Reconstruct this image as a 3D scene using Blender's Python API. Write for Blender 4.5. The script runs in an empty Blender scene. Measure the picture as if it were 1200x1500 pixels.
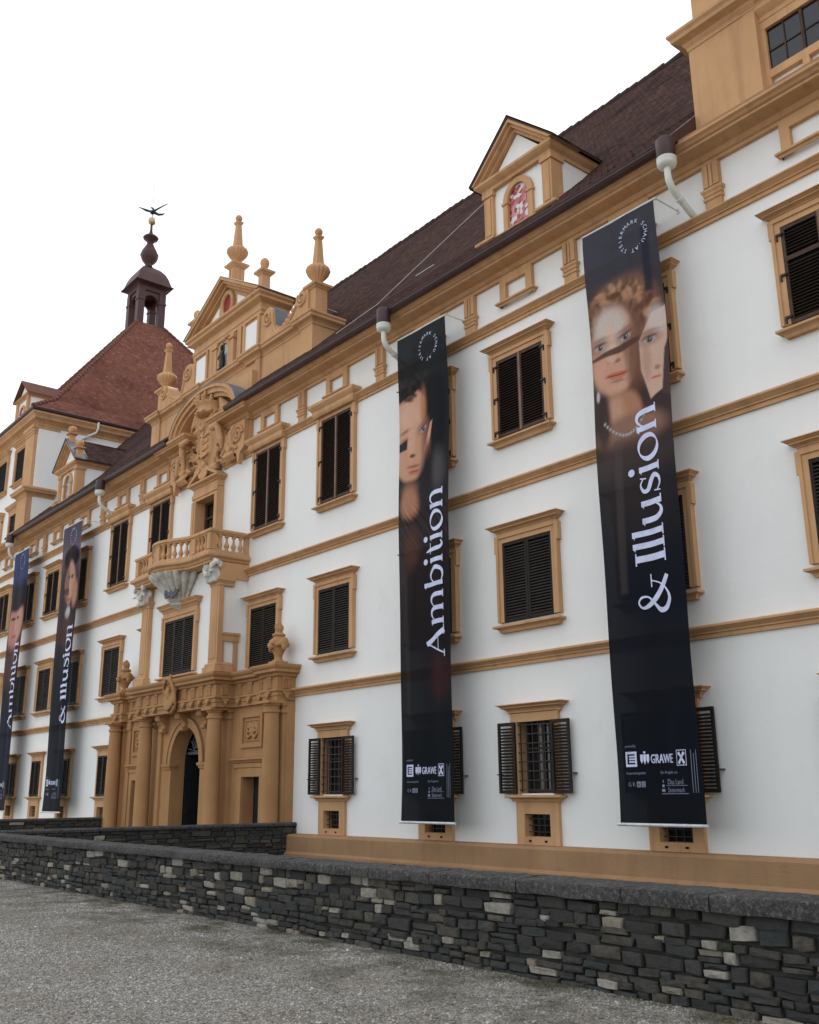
import bpy, bmesh, math, random
import numpy as np
from mathutils import Vector, Matrix, Euler

random.seed(7)
rng = np.random.default_rng(7)
scene = bpy.context.scene
COL = scene.collection
R_ = math.radians

# ------------------------------------------------------------------ camera
cam_d = bpy.data.cameras.new('camera')
cam = bpy.data.objects.new('camera', cam_d)
COL.objects.link(cam)
yaw, pitch, roll = R_(-50.9658), R_(15.7402), R_(-0.4391)
F_ = Vector((math.sin(yaw) * math.cos(pitch), math.cos(yaw) * math.cos(pitch), math.sin(pitch)))
R0 = Vector((math.cos(yaw), -math.sin(yaw), 0))
U0 = R0.cross(F_)
Rv = R0 * math.cos(roll) + U0 * math.sin(roll)
Uv = U0 * math.cos(roll) - R0 * math.sin(roll)
M = Matrix.Identity(4)
for i in range(3):
    M[i][0], M[i][1], M[i][2] = Rv[i], Uv[i], -F_[i]
M.translation = (31.7323, -16.3763, 1.6477)
cam.matrix_world = M
cam_d.sensor_fit = 'VERTICAL'
cam_d.sensor_height = 36.0
cam_d.sensor_width = 28.8
cam_d.lens = 1456.155 / 1500 * 36
cam_d.clip_start = 0.1
cam_d.clip_end = 3000
scene.camera = cam

# ------------------------------------------------------------------ sky and sun
SUN_EL, SUN_AZ = R_(35.0), math.atan2(-0.541, 0.598)      # azimuth from +Y towards +X
world = bpy.data.worlds.new('World')
scene.world = world
world.use_nodes = True
wn, wl = world.node_tree.nodes, world.node_tree.links
wn.clear()
w_out = wn.new('ShaderNodeOutputWorld')
w_bg = wn.new('ShaderNodeBackground')
w_bg.inputs['Strength'].default_value = 0.1
w_sky = wn.new('ShaderNodeTexSky')
w_sky.sky_type = 'NISHITA'
w_sky.sun_disc = False
w_sky.sun_elevation = SUN_EL
w_sky.sun_rotation = SUN_AZ
w_sky.altitude = 400
w_sky.air_density = 1.0
w_sky.dust_density = 0.5
w_sky.ozone_density = 1.0
w_tc = wn.new('ShaderNodeTexCoord')
w_map = wn.new('ShaderNodeMapping')
w_map.inputs['Scale'].default_value = (1.0, 1.0, 2.2)
w_no = wn.new('ShaderNodeTexNoise')
w_no.inputs['Scale'].default_value = 2.1
w_no.inputs['Detail'].default_value = 7
w_no.inputs['Roughness'].default_value = 0.55
w_rmp = wn.new('ShaderNodeMapRange')
w_rmp.inputs['From Min'].default_value = 0.3
w_rmp.inputs['From Max'].default_value = 0.6
w_rmp.inputs['To Min'].default_value = 0.58
w_rmp.inputs['To Max'].default_value = 0.96
w_mix = wn.new('ShaderNodeMix')
w_mix.data_type = 'RGBA'
w_mix.inputs['B'].default_value = (6.1, 6.2, 6.3, 1)
wl.new(w_tc.outputs['Generated'], w_map.inputs['Vector'])
wl.new(w_map.outputs['Vector'], w_no.inputs['Vector'])
wl.new(w_no.outputs['Fac'], w_rmp.inputs['Value'])
wl.new(w_rmp.outputs['Result'], w_mix.inputs['Factor'])
wl.new(w_sky.outputs['Color'], w_mix.inputs['A'])
wl.new(w_mix.outputs['Result'], w_bg.inputs['Color'])
wl.new(w_bg.outputs['Background'], w_out.inputs['Surface'])

sun_d = bpy.data.lights.new('sun', 'SUN')
sun_d.energy = 3.0
sun_d.angle = R_(0.53)
sun_d.color = (1.0, 0.95, 0.86)
sun = bpy.data.objects.new('sun', sun_d)
COL.objects.link(sun)
sdir = Vector((math.sin(SUN_AZ) * math.cos(SUN_EL), math.cos(SUN_AZ) * math.cos(SUN_EL), math.sin(SUN_EL)))
sun.rotation_euler = sdir.to_track_quat('Z', 'Y').to_euler()
sun.location = (0, 0, 60)

scene.view_settings.view_transform = 'Standard'
scene.view_settings.look = 'None'
scene.view_settings.exposure = 1.18
scene.view_settings.gamma = 1.0
scene.view_settings.use_curve_mapping = False

# ------------------------------------------------------------------ materials
def ramp(nt, fac, stops):
    r = nt.nodes.new('ShaderNodeValToRGB')
    while len(r.color_ramp.elements) < len(stops):
        r.color_ramp.elements.new(0.5)
    for e, (p, c) in zip(r.color_ramp.elements, stops):
        e.position = p
        e.color = (*c, 1)
    nt.links.new(fac, r.inputs['Fac'])
    return r.outputs['Color']

def noise(nt, scale, detail=4, rough=0.55, vec=None, stretch=None):
    n = nt.nodes.new('ShaderNodeTexNoise')
    n.inputs['Scale'].default_value = scale
    n.inputs['Detail'].default_value = detail
    n.inputs['Roughness'].default_value = rough
    if vec is None:
        g = nt.nodes.new('ShaderNodeNewGeometry')
        vec = g.outputs['Position']
    if stretch:
        m = nt.nodes.new('ShaderNodeMapping')
        m.inputs['Scale'].default_value = stretch
        nt.links.new(vec, m.inputs['Vector'])
        vec = m.outputs['Vector']
    nt.links.new(vec, n.inputs['Vector'])
    return n.outputs['Fac']

def mixc(nt, a, b, fac, mode='MIX'):
    m = nt.nodes.new('ShaderNodeMix')
    m.data_type = 'RGBA'
    m.blend_type = mode
    for s, v in (('A', a), ('B', b)):
        if isinstance(v, tuple):
            m.inputs[s].default_value = (*v, 1)
        else:
            nt.links.new(v, m.inputs[s])
    if isinstance(fac, (int, float)):
        m.inputs['Factor'].default_value = fac
    else:
        nt.links.new(fac, m.inputs['Factor'])
    return m.outputs['Result']

def mapr(nt, v, a, b, c=0.0, d=1.0):
    m = nt.nodes.new('ShaderNodeMapRange')
    for k, x in zip(('From Min', 'From Max', 'To Min', 'To Max'), (a, b, c, d)):
        m.inputs[k].default_value = x
    nt.links.new(v, m.inputs['Value'])
    return m.outputs['Result']

def new_mat(name, rough=0.8, spec=0.3, metal=0.0):
    m = bpy.data.materials.new(name)
    m.use_nodes = True
    nt = m.node_tree
    p = nt.nodes['Principled BSDF']
    p.inputs['Roughness'].default_value = rough
    p.inputs['Specular IOR Level'].default_value = spec
    p.inputs['Metallic'].default_value = metal
    return m, nt, p

def bump(nt, p, h, strength=0.3, dist=0.01):
    b = nt.nodes.new('ShaderNodeBump')
    b.inputs['Strength'].default_value = strength
    b.inputs['Distance'].default_value = dist
    nt.links.new(h, b.inputs['Height'])
    nt.links.new(b.outputs['Normal'], p.inputs['Normal'])

def mottled(name, c0, c1, scale=1.2, rough=0.85, spec=0.2, bscale=60, bstr=0.25, bdist=0.006, streak=None, metal=0.0):
    m, nt, p = new_mat(name, rough, spec, metal)
    a = ramp(nt, noise(nt, scale, 6, 0.62), [(0.3, c0), (0.7, c1)])
    if streak:
        s = mapr(nt, noise(nt, 2.2, 5, 0.6, stretch=(1.6, 1.6, 0.12)), 0.5, 0.75, 0, streak[1])
        a = mixc(nt, a, streak[0], s)
    nt.links.new(a, p.inputs['Base Color'])
    bump(nt, p, noise(nt, bscale, 3, 0.6), bstr, bdist)
    return m

def plain(name, c, rough=0.6, spec=0.3, metal=0.0):
    m, nt, p = new_mat(name, rough, spec, metal)
    a = mixc(nt, c, tuple(x * 0.72 for x in c), mapr(nt, noise(nt, 5, 4), 0.4, 0.65, 0, 0.7))
    nt.links.new(a, p.inputs['Base Color'])
    return m

def plaster(name, *a, **k):
    m = mottled(name, *a, **k)
    nt = m.node_tree
    p = nt.nodes['Principled BSDF']
    old = p.inputs['Normal'].links[0].from_node
    b = nt.nodes.new('ShaderNodeBump')
    b.inputs['Strength'].default_value = 0.35
    b.inputs['Distance'].default_value = 0.03
    nt.links.new(noise(nt, 1.6, 5, 0.6), b.inputs['Height'])
    nt.links.new(b.outputs['Normal'], old.inputs['Normal'])
    c = p.inputs['Base Color'].links[0].from_socket
    c = mixc(nt, c, (0.62, 0.61, 0.585), mapr(nt, noise(nt, 0.8, 8, 0.72), 0.56, 0.74, 0, 0.30))
    nt.links.new(c, p.inputs['Base Color'])
    return m
M_white = plaster('white_plaster', (0.758, 0.762, 0.755), (0.802, 0.806, 0.80), 0.35, 0.9, 0.1, 35, 0.22, 0.006, ((0.66, 0.65, 0.62), 0.15))
M_ochre = mottled('ochre_plaster', (0.475, 0.280, 0.148), (0.57, 0.342, 0.186), 0.9, 0.88, 0.12, 45, 0.4, 0.007, ((0.36, 0.205, 0.105), 0.75))
M_plinth = mottled('plinth_ochre', (0.30, 0.18, 0.098), (0.38, 0.23, 0.126), 1.1, 0.9, 0.12, 26, 0.7, 0.014, ((0.27, 0.16, 0.095), 0.7))
M_portal = mottled('sandstone_ochre', (0.335, 0.185, 0.086), (0.425, 0.24, 0.114), 0.9, 0.85, 0.15, 50, 0.4, 0.008, ((0.34, 0.17, 0.075), 0.6))
M_slat = mottled('brown_shutter_paint', (0.026, 0.016, 0.012), (0.042, 0.027, 0.020), 3, 0.65, 0.15, 80, 0.1, 0.002)
M_slat_dark = mottled('near_black_shutter_paint', (0.009, 0.006, 0.0055), (0.016, 0.011, 0.010), 3, 0.65, 0.15, 80, 0.1, 0.002)
M_slat_grey = mottled('shutter_paint_with_sheen', (0.034, 0.029, 0.026), (0.060, 0.052, 0.046), 3, 0.6, 0.3, 80, 0.1, 0.002)  # lighter grey carries the light reflected off first-floor slats in its colour
M_frame = mottled('brown_shutter_frame', (0.046, 0.026, 0.019), (0.082, 0.050, 0.038), 4, 0.65, 0.2, 80, 0.15, 0.003)
M_rail = mottled('faded_meeting_rail', (0.16, 0.10, 0.07), (0.22, 0.14, 0.10), 4, 0.7, 0.3, 80, 0.15, 0.003)
M_frame_dark = mottled('dark_shutter_frame', (0.014, 0.0095, 0.0085), (0.026, 0.018, 0.016), 4, 0.65, 0.2, 80, 0.15, 0.003)
M_iron = plain('dark_iron', (0.018, 0.016, 0.016), 0.55, 0.4)
M_dark = plain('dark_interior', (0.010, 0.010, 0.011), 0.9, 0.1)  # near-black colour stands in for the shade inside rooms, passage and holes
M_gate = plain('dark_gate_wood', (0.012, 0.015, 0.018), 0.6, 0.3)
M_lead = mottled('lead_sheet', (0.10, 0.125, 0.155), (0.17, 0.20, 0.235), 1.5, 0.5, 0.4, 20, 0.1, 0.004)
M_gutter = mottled('brown_gutter_paint', (0.040, 0.018, 0.020), (0.066, 0.030, 0.031), 2, 0.5, 0.4, 30, 0.05, 0.002)
M_pipe = mottled('cream_pipe_paint', (0.58, 0.60, 0.56), (0.68, 0.69, 0.65), 2, 0.45, 0.4, 30, 0.05, 0.002)
M_lantern = mottled('oxblood_sheet', (0.050, 0.019, 0.020), (0.085, 0.036, 0.036), 1.4, 0.55, 0.35, 14, 0.1, 0.006)
M_gold = plain('old_gilding', (0.55, 0.42, 0.22), 0.4, 0.5, 0.6)
M_verd = plain('dark_patina', (0.012, 0.03, 0.032), 0.6, 0.3)
M_stucco = mottled('white_stucco', (0.40, 0.385, 0.35), (0.74, 0.73, 0.69), 4, 0.85, 0.15, 60, 0.4, 0.008)
M_relief = mottled('grey_relief', (0.08, 0.085, 0.095), (0.16, 0.165, 0.18), 9, 0.7, 0.2, 60, 0.4, 0.01)
M_red = plain('red_shutter', (0.30, 0.025, 0.03), 0.6, 0.3)
M_flash = plain('pale_flashing', (0.62, 0.56, 0.56), 0.45, 0.5)
M_rod = plain('silver_rod', (0.62, 0.64, 0.66), 0.4, 0.5, 0.2)

def glass(name, c):
    m, nt, p = new_mat(name, 0.08, 0.6)
    nt.links.new(mixc(nt, c, tuple(x * 0.4 for x in c), mapr(nt, noise(nt, 2.5, 3), 0.35, 0.65)), p.inputs['Base Color'])
    return m
M_glass = glass('dark_window_glass', (0.012, 0.014, 0.020))

def leaded(name, cols):
    m, nt, p = new_mat(name, 0.3, 0.5)
    v = nt.nodes.new('ShaderNodeTexVoronoi')
    v.inputs['Scale'].default_value = 9.5
    g = nt.nodes.new('ShaderNodeNewGeometry')
    nt.links.new(g.outputs['Position'], v.inputs['Vector'])
    s = nt.nodes.new('ShaderNodeSeparateColor')
    nt.links.new(v.outputs['Color'], s.inputs['Color'])
    n = len(cols)
    r = nt.nodes.new('ShaderNodeValToRGB')
    r.color_ramp.interpolation = 'CONSTANT'
    while len(r.color_ramp.elements) < n:
        r.color_ramp.elements.new(0.5)
    for i, (e, c) in enumerate(zip(r.color_ramp.elements, cols)):
        e.position = i / n
        e.color = (*c, 1)
    nt.links.new(s.outputs['Red'], r.inputs['Fac'])
    nt.links.new(r.outputs['Color'], p.inputs['Base Color'])
    return m
M_stain_red = leaded('red_white_pattern', [(0.32, 0.03, 0.05), (0.40, 0.10, 0.11), (0.6, 0.58, 0.6), (0.26, 0.02, 0.03), (0.5, 0.22, 0.22)])
M_stain_blue = leaded('blue_orange_pattern', [(0.05, 0.12, 0.3), (0.4, 0.16, 0.04), (0.10, 0.22, 0.42), (0.45, 0.25, 0.10)])

def tile_mat(name, c0, c1, c2):
    m, nt, p = new_mat(name, 0.8, 0.25)
    at = nt.nodes.new('ShaderNodeAttribute')
    at.attribute_name = 'tint'
    col = ramp(nt, at.outputs['Fac'], [(0.0, c0), (0.55, c1), (1.0, c2)])
    moss = mapr(nt, noise(nt, 0.5, 6, 0.65), 0.52, 0.74, 0, 0.75)
    col = mixc(nt, col, tuple(x * 0.42 for x in c0), moss)
    nt.links.new(col, p.inputs['Base Color'])
    bump(nt, p, noise(nt, 40, 3), 0.3, 0.01)
    return m
M_tile = tile_mat('old_brown_roof_tile', (0.050, 0.030, 0.027), (0.088, 0.048, 0.042), (0.14, 0.070, 0.056))
M_tile_red = tile_mat('red_brown_roof_tile', (0.155, 0.062, 0.043), (0.22, 0.085, 0.06), (0.30, 0.13, 0.092))

def stone_mat(name, stops, moss=True):
    m, nt, p = new_mat(name, 0.85, 0.25)
    g = nt.nodes.new('ShaderNodeNewGeometry')
    o = nt.nodes.new('ShaderNodeObjectInfo')
    a = nt.nodes.new('ShaderNodeMath')
    a.operation = 'ADD'
    nt.links.new(g.outputs['Random Per Island'], a.inputs[0])
    nt.links.new(o.outputs['Random'], a.inputs[1])
    f = nt.nodes.new('ShaderNodeMath')
    f.operation = 'FRACT'
    nt.links.new(a.outputs[0], f.inputs[0])
    col = ramp(nt, f.outputs[0], stops)
    col = mixc(nt, col, tuple(x * 0.6 for x in stops[0][1]), mapr(nt, noise(nt, 14, 6, 0.7), 0.42, 0.7, 0, 0.7))
    if moss:
        col = mixc(nt, col, (0.05, 0.055, 0.03), mapr(nt, noise(nt, 3.2, 5, 0.65), 0.56, 0.75, 0, 0.55))
    nt.links.new(col, p.inputs['Base Color'])
    bump(nt, p, noise(nt, 22, 7, 0.7, stretch=(1, 1, 2.4)), 0.6, 0.025)
    return m
M_stone = stone_mat('dark_slate_rubble', [(0.0, (0.036, 0.035, 0.034)), (0.35, (0.058, 0.057, 0.054)), (0.55, (0.044, 0.050, 0.049)), (0.75, (0.070, 0.066, 0.058)), (0.92, (0.090, 0.080, 0.065)), (1.0, (0.125, 0.112, 0.092))])
M_pale = stone_mat('pale_limestone', [(0.0, (0.19, 0.17, 0.13)), (0.5, (0.34, 0.325, 0.285)), (1.0, (0.27, 0.225, 0.16))], False)
M_mortar = mottled('dark_mortar', (0.040, 0.039, 0.036), (0.075, 0.072, 0.065), 6, 0.95, 0.1, 40, 0.5, 0.02)
def coping_mat():
    m, nt, p = new_mat('lichened_coping', 0.92, 0.15)
    c = ramp(nt, noise(nt, 3.0, 6, 0.65), [(0.3, (0.038, 0.037, 0.037)), (0.7, (0.080, 0.078, 0.076))])
    c = mixc(nt, c, (0.21, 0.205, 0.20), mapr(nt, noise(nt, 24, 8, 0.85), 0.50, 0.62, 0, 0.75))
    c = mixc(nt, c, (0.022, 0.022, 0.023), mapr(nt, noise(nt, 38, 5, 0.75), 0.54, 0.66, 0, 0.9))
    nt.links.new(c, p.inputs['Base Color'])
    bump(nt, p, noise(nt, 45, 6, 0.75), 0.8, 0.018)
    return m
M_coping = coping_mat()

def gravel_mat():
    m, nt, p = new_mat('grey_gravel', 0.92, 0.15)
    v = nt.nodes.new('ShaderNodeTexVoronoi')
    v.inputs['Scale'].default_value = 60
    v.inputs['Randomness'].default_value = 1.0
    g = nt.nodes.new('ShaderNodeNewGeometry')
    nt.links.new(g.outputs['Position'], v.inputs['Vector'])
    s = nt.nodes.new('ShaderNodeSeparateColor')
    nt.links.new(v.outputs['Color'], s.inputs['Color'])
    c = ramp(nt, s.outputs['Red'], [(0.0, (0.15, 0.138, 0.12)), (0.5, (0.28, 0.26, 0.23)), (0.85, (0.38, 0.355, 0.32)), (1.0, (0.55, 0.52, 0.47))])
    c = mixc(nt, c, (0.15, 0.125, 0.095), mapr(nt, noise(nt, 0.9, 6, 0.65), 0.47, 0.72, 0, 0.65))
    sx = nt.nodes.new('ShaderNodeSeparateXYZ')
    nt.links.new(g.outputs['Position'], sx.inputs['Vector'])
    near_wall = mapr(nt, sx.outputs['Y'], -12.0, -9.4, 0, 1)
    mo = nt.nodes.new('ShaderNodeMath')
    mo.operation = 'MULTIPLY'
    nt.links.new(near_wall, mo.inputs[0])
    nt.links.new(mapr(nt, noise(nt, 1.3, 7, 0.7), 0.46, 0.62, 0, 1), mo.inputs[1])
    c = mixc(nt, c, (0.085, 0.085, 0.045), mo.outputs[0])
    nt.links.new(c, p.inputs['Base Color'])
    inv = mapr(nt, v.outputs['Distance'], 0, 0.6, 1, 0)
    bump(nt, p, inv, 0.8, 0.012)
    return m
M_gravel = gravel_mat()
M_pebble = stone_mat('grey_pebble', [(0.0, (0.17, 0.158, 0.14)), (0.3, (0.33, 0.31, 0.28)), (0.75, (0.48, 0.455, 0.415)), (1.0, (0.72, 0.69, 0.64))], False)
def pebble_patches():
    nt = M_pebble.node_tree
    p = nt.nodes['Principled BSDF']
    col = p.inputs['Base Color'].links[0].from_socket
    g_ = nt.nodes.new('ShaderNodeNewGeometry')
    sx = nt.nodes.new('ShaderNodeSeparateXYZ')
    nt.links.new(g_.outputs['Position'], sx.inputs['Vector'])
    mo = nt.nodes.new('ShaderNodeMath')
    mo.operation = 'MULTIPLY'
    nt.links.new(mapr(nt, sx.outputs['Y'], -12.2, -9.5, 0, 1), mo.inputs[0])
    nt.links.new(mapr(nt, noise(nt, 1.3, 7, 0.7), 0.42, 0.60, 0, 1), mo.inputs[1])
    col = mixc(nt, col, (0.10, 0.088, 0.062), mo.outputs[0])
    col = mixc(nt, col, (0.16, 0.14, 0.115), mapr(nt, noise(nt, 0.55, 6, 0.65), 0.46, 0.7, 0, 0.7))
    nt.links.new(col, p.inputs['Base Color'])
pebble_patches()
M_grass = mottled('moat_grass', (0.035, 0.055, 0.018), (0.07, 0.09, 0.03), 1.5, 0.9, 0.1, 30, 0.5, 0.03)
M_blade = plain('weed_green', (0.075, 0.105, 0.028), 0.7, 0.2)

def banner_mat(name):
    m, nt, p = new_mat(name, 0.8, 0.05)
    at = nt.nodes.new('ShaderNodeAttribute')
    at.attribute_name = 'print'
    weave = mapr(nt, noise(nt, 90, 2, 0.5), 0.35, 0.65, 0.8, 1.15)
    c = nt.nodes.new('ShaderNodeMix')
    c.data_type = 'RGBA'
    c.blend_type = 'MULTIPLY'
    c.inputs['Factor'].default_value = 1.0
    nt.links.new(at.outputs['Color'], c.inputs['A'])
    nt.links.new(weave, c.inputs['B'])
    nt.links.new(c.outputs['Result'], p.inputs['Base Color'])
    p.inputs['Alpha'].default_value = 0.984
    return m
M_banner = banner_mat('printed_mesh_fabric')
M_print = plain('lavender_print', (0.60, 0.64, 0.86), 0.6, 0.2)
M_print_dim = plain('grey_print', (0.22, 0.24, 0.34), 0.6, 0.2)

# ------------------------------------------------------------------ mesh helpers
class MB:
    def __init__(s):
        s.v, s.f = [], []

    def add(s, vs, fs):
        o = len(s.v)
        s.v += [tuple(map(float, v)) for v in vs]
        s.f += [tuple(i + o for i in f) for f in fs]
        return s

    def box(s, x0, x1, y0, y1, z0, z1):
        return s.add([(x0, y0, z0), (x1, y0, z0), (x1, y1, z0), (x0, y1, z0), (x0, y0, z1), (x1, y0, z1), (x1, y1, z1), (x0, y1, z1)],
                     [(0, 3, 2, 1), (4, 5, 6, 7), (0, 1, 5, 4), (1, 2, 6, 5), (2, 3, 7, 6), (3, 0, 4, 7)])

    def hexa(s, p):
        return s.add(p, [(0, 3, 2, 1), (4, 5, 6, 7), (0, 1, 5, 4), (1, 2, 6, 5), (2, 3, 7, 6), (3, 0, 4, 7)])

    def prism(s, poly, y0, y1):
        """poly in (x,z), counter-clockwise seen from -Y; y0 front, y1 back"""
        n = len(poly)
        vs = [(x, y0, z) for x, z in poly] + [(x, y1, z) for x, z in poly]
        fs = [tuple(range(n)), tuple(range(2 * n - 1, n - 1, -1))]
        fs += [((i + 1) % n, i, n + i, n + (i + 1) % n) for i in range(n)]
        return s.add(vs, fs)

    def prism_z(s, poly, z0, z1):
        n = len(poly)
        vs = [(x, y, z0) for x, y in poly] + [(x, y, z1) for x, y in poly]
        fs = [tuple(range(n - 1, -1, -1)), tuple(range(n, 2 * n))]
        fs += [(i, (i + 1) % n, n + (i + 1) % n, n + i) for i in range(n)]
        return s.add(vs, fs)

    def sweep(s, path, prof, closed=False, caps=True):
        """path in plan (x,y), outward = right-hand side; prof = (out, z) from bottom to top"""
        n, m = len(path), len(prof)
        P = [Vector(p) for p in path]
        offs = []
        for i in range(n):
            def nrm(a, b):
                d = (P[b] - P[a]).normalized()
                return Vector((d.y, -d.x))
            if closed or 0 < i < n - 1:
                n1, n2 = nrm((i - 1) % n, i), nrm(i, (i + 1) % n)
                o = (n1 + n2) / max(0.2, 1 + n1.dot(n2))
            elif i == 0:
                o = nrm(0, 1)
            else:
                o = nrm(n - 2, n - 1)
            offs.append(o)
        vs = []
        for i in range(n):
            for (o, z) in prof:
                q = P[i] + offs[i] * o
                vs.append((q.x, q.y, z))
        fs = []
        for i in range(n if closed else n - 1):
            j = (i + 1) % n
            for k in range(m - 1):
                fs.append((i * m + k, j * m + k, j * m + k + 1, i * m + k + 1))
        if caps and not closed:
            fs.append(tuple(range(m - 1, -1, -1)))
            fs.append(tuple((n - 1) * m + k for k in range(m)))
        return s.add(vs, fs)

    def lathe(s, cx, cy, prof, n=20, a0=0.0, a1=2 * math.pi, flute=None, sq=False):
        full = abs(a1 - a0 - 2 * math.pi) < 1e-6
        cnt = n if full else n + 1
        vs = []
        for (r, z) in prof:
            for i in range(cnt):
                a = a0 + (a1 - a0) * i / n
                rr = r
                if flute:
                    rr = r * (1 + flute[1] * (abs(math.sin(a * flute[0] / 2)) - 0.5))
                vs.append((cx + rr * math.cos(a), cy + rr * math.sin(a), z))
        fs = []
        for k in range(len(prof) - 1):
            for i in range(n):
                j = (i + 1) % cnt
                fs.append((k * cnt + i, k * cnt + j, (k + 1) * cnt + j, (k + 1) * cnt + i))
        fs.append(tuple(range(cnt - 1, -1, -1)))
        fs.append(tuple((len(prof) - 1) * cnt + i for i in range(cnt)))
        return s.add(vs, fs)

    def pyr(s, cx, cy, prof):
        """square lathe: prof = (half width, z)"""
        vs = []
        for (h, z) in prof:
            vs += [(cx - h, cy - h, z), (cx + h, cy - h, z), (cx + h, cy + h, z), (cx - h, cy + h, z)]
        fs = [(3, 2, 1, 0)]
        for k in range(len(prof) - 1):
            for i in range(4):
                j = (i + 1) % 4
                fs.append((k * 4 + i, k * 4 + j, k * 4 + 4 + j, k * 4 + 4 + i))
        o = (len(prof) - 1) * 4
        fs.append((o, o + 1, o + 2, o + 3))
        return s.add(vs, fs)

    def tube(s, pts, rad, n=8):
        P = [Vector(p) for p in pts]
        if not isinstance(rad, (list, tuple)):
            rad = [rad] * len(P)
        vs, fs = [], []
        ref = None
        for i, p in enumerate(P):
            d = (P[min(i + 1, len(P) - 1)] - P[max(i - 1, 0)]).normalized()
            if ref is None:
                ref = Vector((0, 0, 1)) if abs(d.z) < 0.9 else Vector((1, 0, 0))
            a = d.cross(ref).normalized()
            b = d.cross(a).normalized()
            ref = -b if b.dot(ref) < 0 else b
            a = ref.cross(d).normalized()
            for k in range(n):
                t = 2 * math.pi * k / n
                vs.append(tuple(p + (a * math.cos(t) + ref * math.sin(t)) * rad[i]))
        for i in range(len(P) - 1):
            for k in range(n):
                l = (k + 1) % n
                fs.append((i * n + k, i * n + l, (i + 1) * n + l, (i + 1) * n + k))
        fs.append(tuple(range(n - 1, -1, -1)))
        fs.append(tuple((len(P) - 1) * n + k for k in range(n)))
        return s.add(vs, fs)

    def ell(s, c, r, n=12, m=8, rot=None):
        vs, fs = [], []
        for i in range(m + 1):
            t = math.pi * i / m
            for k in range(n):
                a = 2 * math.pi * k / n
                v = Vector((r[0] * math.sin(t) * math.cos(a), r[1] * math.sin(t) * math.sin(a), r[2] * math.cos(t)))
                if rot:
                    v.rotate(rot)
                vs.append(tuple(v + Vector(c)))
        for i in range(m):
            for k in range(n):
                l = (k + 1) % n
                fs.append(((i + 1) * n + k, (i + 1) * n + l, i * n + l, i * n + k))
        return s.add(vs, fs)

    def mesh(s, name):
        me = bpy.data.meshes.new(name)
        me.from_pydata(s.v, [], s.f)
        me.update()
        return me

    def mirror_x(s):
        b = MB()
        b.v = [(-x, y, z) for x, y, z in s.v]
        b.f = [tuple(reversed(f)) for f in s.f]
        return b

    def join(s, o):
        return s.add(o.v, o.f)

def smooth(me, angle=40):
    me.polygons.foreach_set('use_smooth', [True] * len(me.polygons))
    try:
        me.set_sharp_from_angle(angle=R_(angle))
    except Exception:
        pass

def fix_normals(me):
    bm = bmesh.new()
    bm.from_mesh(me)
    bmesh.ops.recalc_face_normals(bm, faces=bm.faces)
    bm.to_mesh(me)
    bm.free()

def tag(o, label=None, cat=None, group=None, kind=None):
    for k, v in (('label', label), ('category', cat), ('group', group), ('kind', kind)):
        if v:
            o[k] = v
    return o

def link(name, me, mat=None, parent=None, loc=None, **kw):
    o = bpy.data.objects.new(name, me)
    COL.objects.link(o)
    if mat is not None and me is not None and len(me.materials) == 0:
        me.materials.append(mat)
    if parent is not None:
        o.parent = parent
    if loc is not None:
        o.location = loc
    tag(o, **kw)
    return o

def obj(name, mb, mat, parent=None, loc=None, sm=None, fix=False, **kw):
    me = mb.mesh(name)
    if fix:
        fix_normals(me)
    if sm:
        smooth(me, sm)
    return link(name, me, mat, parent, loc, **kw)

def empty(name, loc=(0, 0, 0), **kw):
    o = bpy.data.objects.new(name, None)
    COL.objects.link(o)
    o.location = loc
    o.empty_display_size = 0.3
    return tag(o, **kw)

def carve(mb, voxel=0.03, passes=2, name='carving'):
    """union a soup of overlapping forms into one continuous carved surface"""
    me = mb.mesh(name)
    fix_normals(me)
    o = bpy.data.objects.new('carving_source', me)
    COL.objects.link(o)
    r = o.modifiers.new('r', 'REMESH')
    r.mode = 'VOXEL'
    r.voxel_size = voxel
    sm_ = o.modifiers.new('s', 'SMOOTH')
    sm_.iterations = passes
    sm_.factor = 0.5
    dg = bpy.context.evaluated_depsgraph_get()
    out = bpy.data.meshes.new_from_object(o.evaluated_get(dg))
    out.name = name
    bpy.data.objects.remove(o)
    bpy.data.meshes.remove(me)
    bm = bmesh.new()                      # drop crumbs that did not fuse with the main body
    bm.from_mesh(out)
    seen, groups = set(), []
    for v0 in bm.verts:
        if v0 in seen:
            continue
        st, grp = [v0], []
        seen.add(v0)
        while st:
            q = st.pop()
            grp.append(q)
            for e_ in q.link_edges:
                w_ = e_.other_vert(q)
                if w_ not in seen:
                    seen.add(w_)
                    st.append(w_)
        groups.append(grp)
    groups.sort(key=len)
    bmesh.ops.delete(bm, geom=[v for g_ in groups[:-1] for v in g_], context='VERTS')
    bm.to_mesh(out)
    bm.free()
    out.polygons.foreach_set('use_smooth', [True] * len(out.polygons))
    return out

def spiral(cx, cz, r0, r1, turns, y, a0=0.0, sgn=1, n=28):
    return [(cx + (r0 + (r1 - r0) * i / n) * math.cos(a0 + sgn * 2 * math.pi * turns * i / n), y,
             cz + (r0 + (r1 - r0) * i / n) * math.sin(a0 + sgn * 2 * math.pi * turns * i / n)) for i in range(n + 1)]

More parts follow.
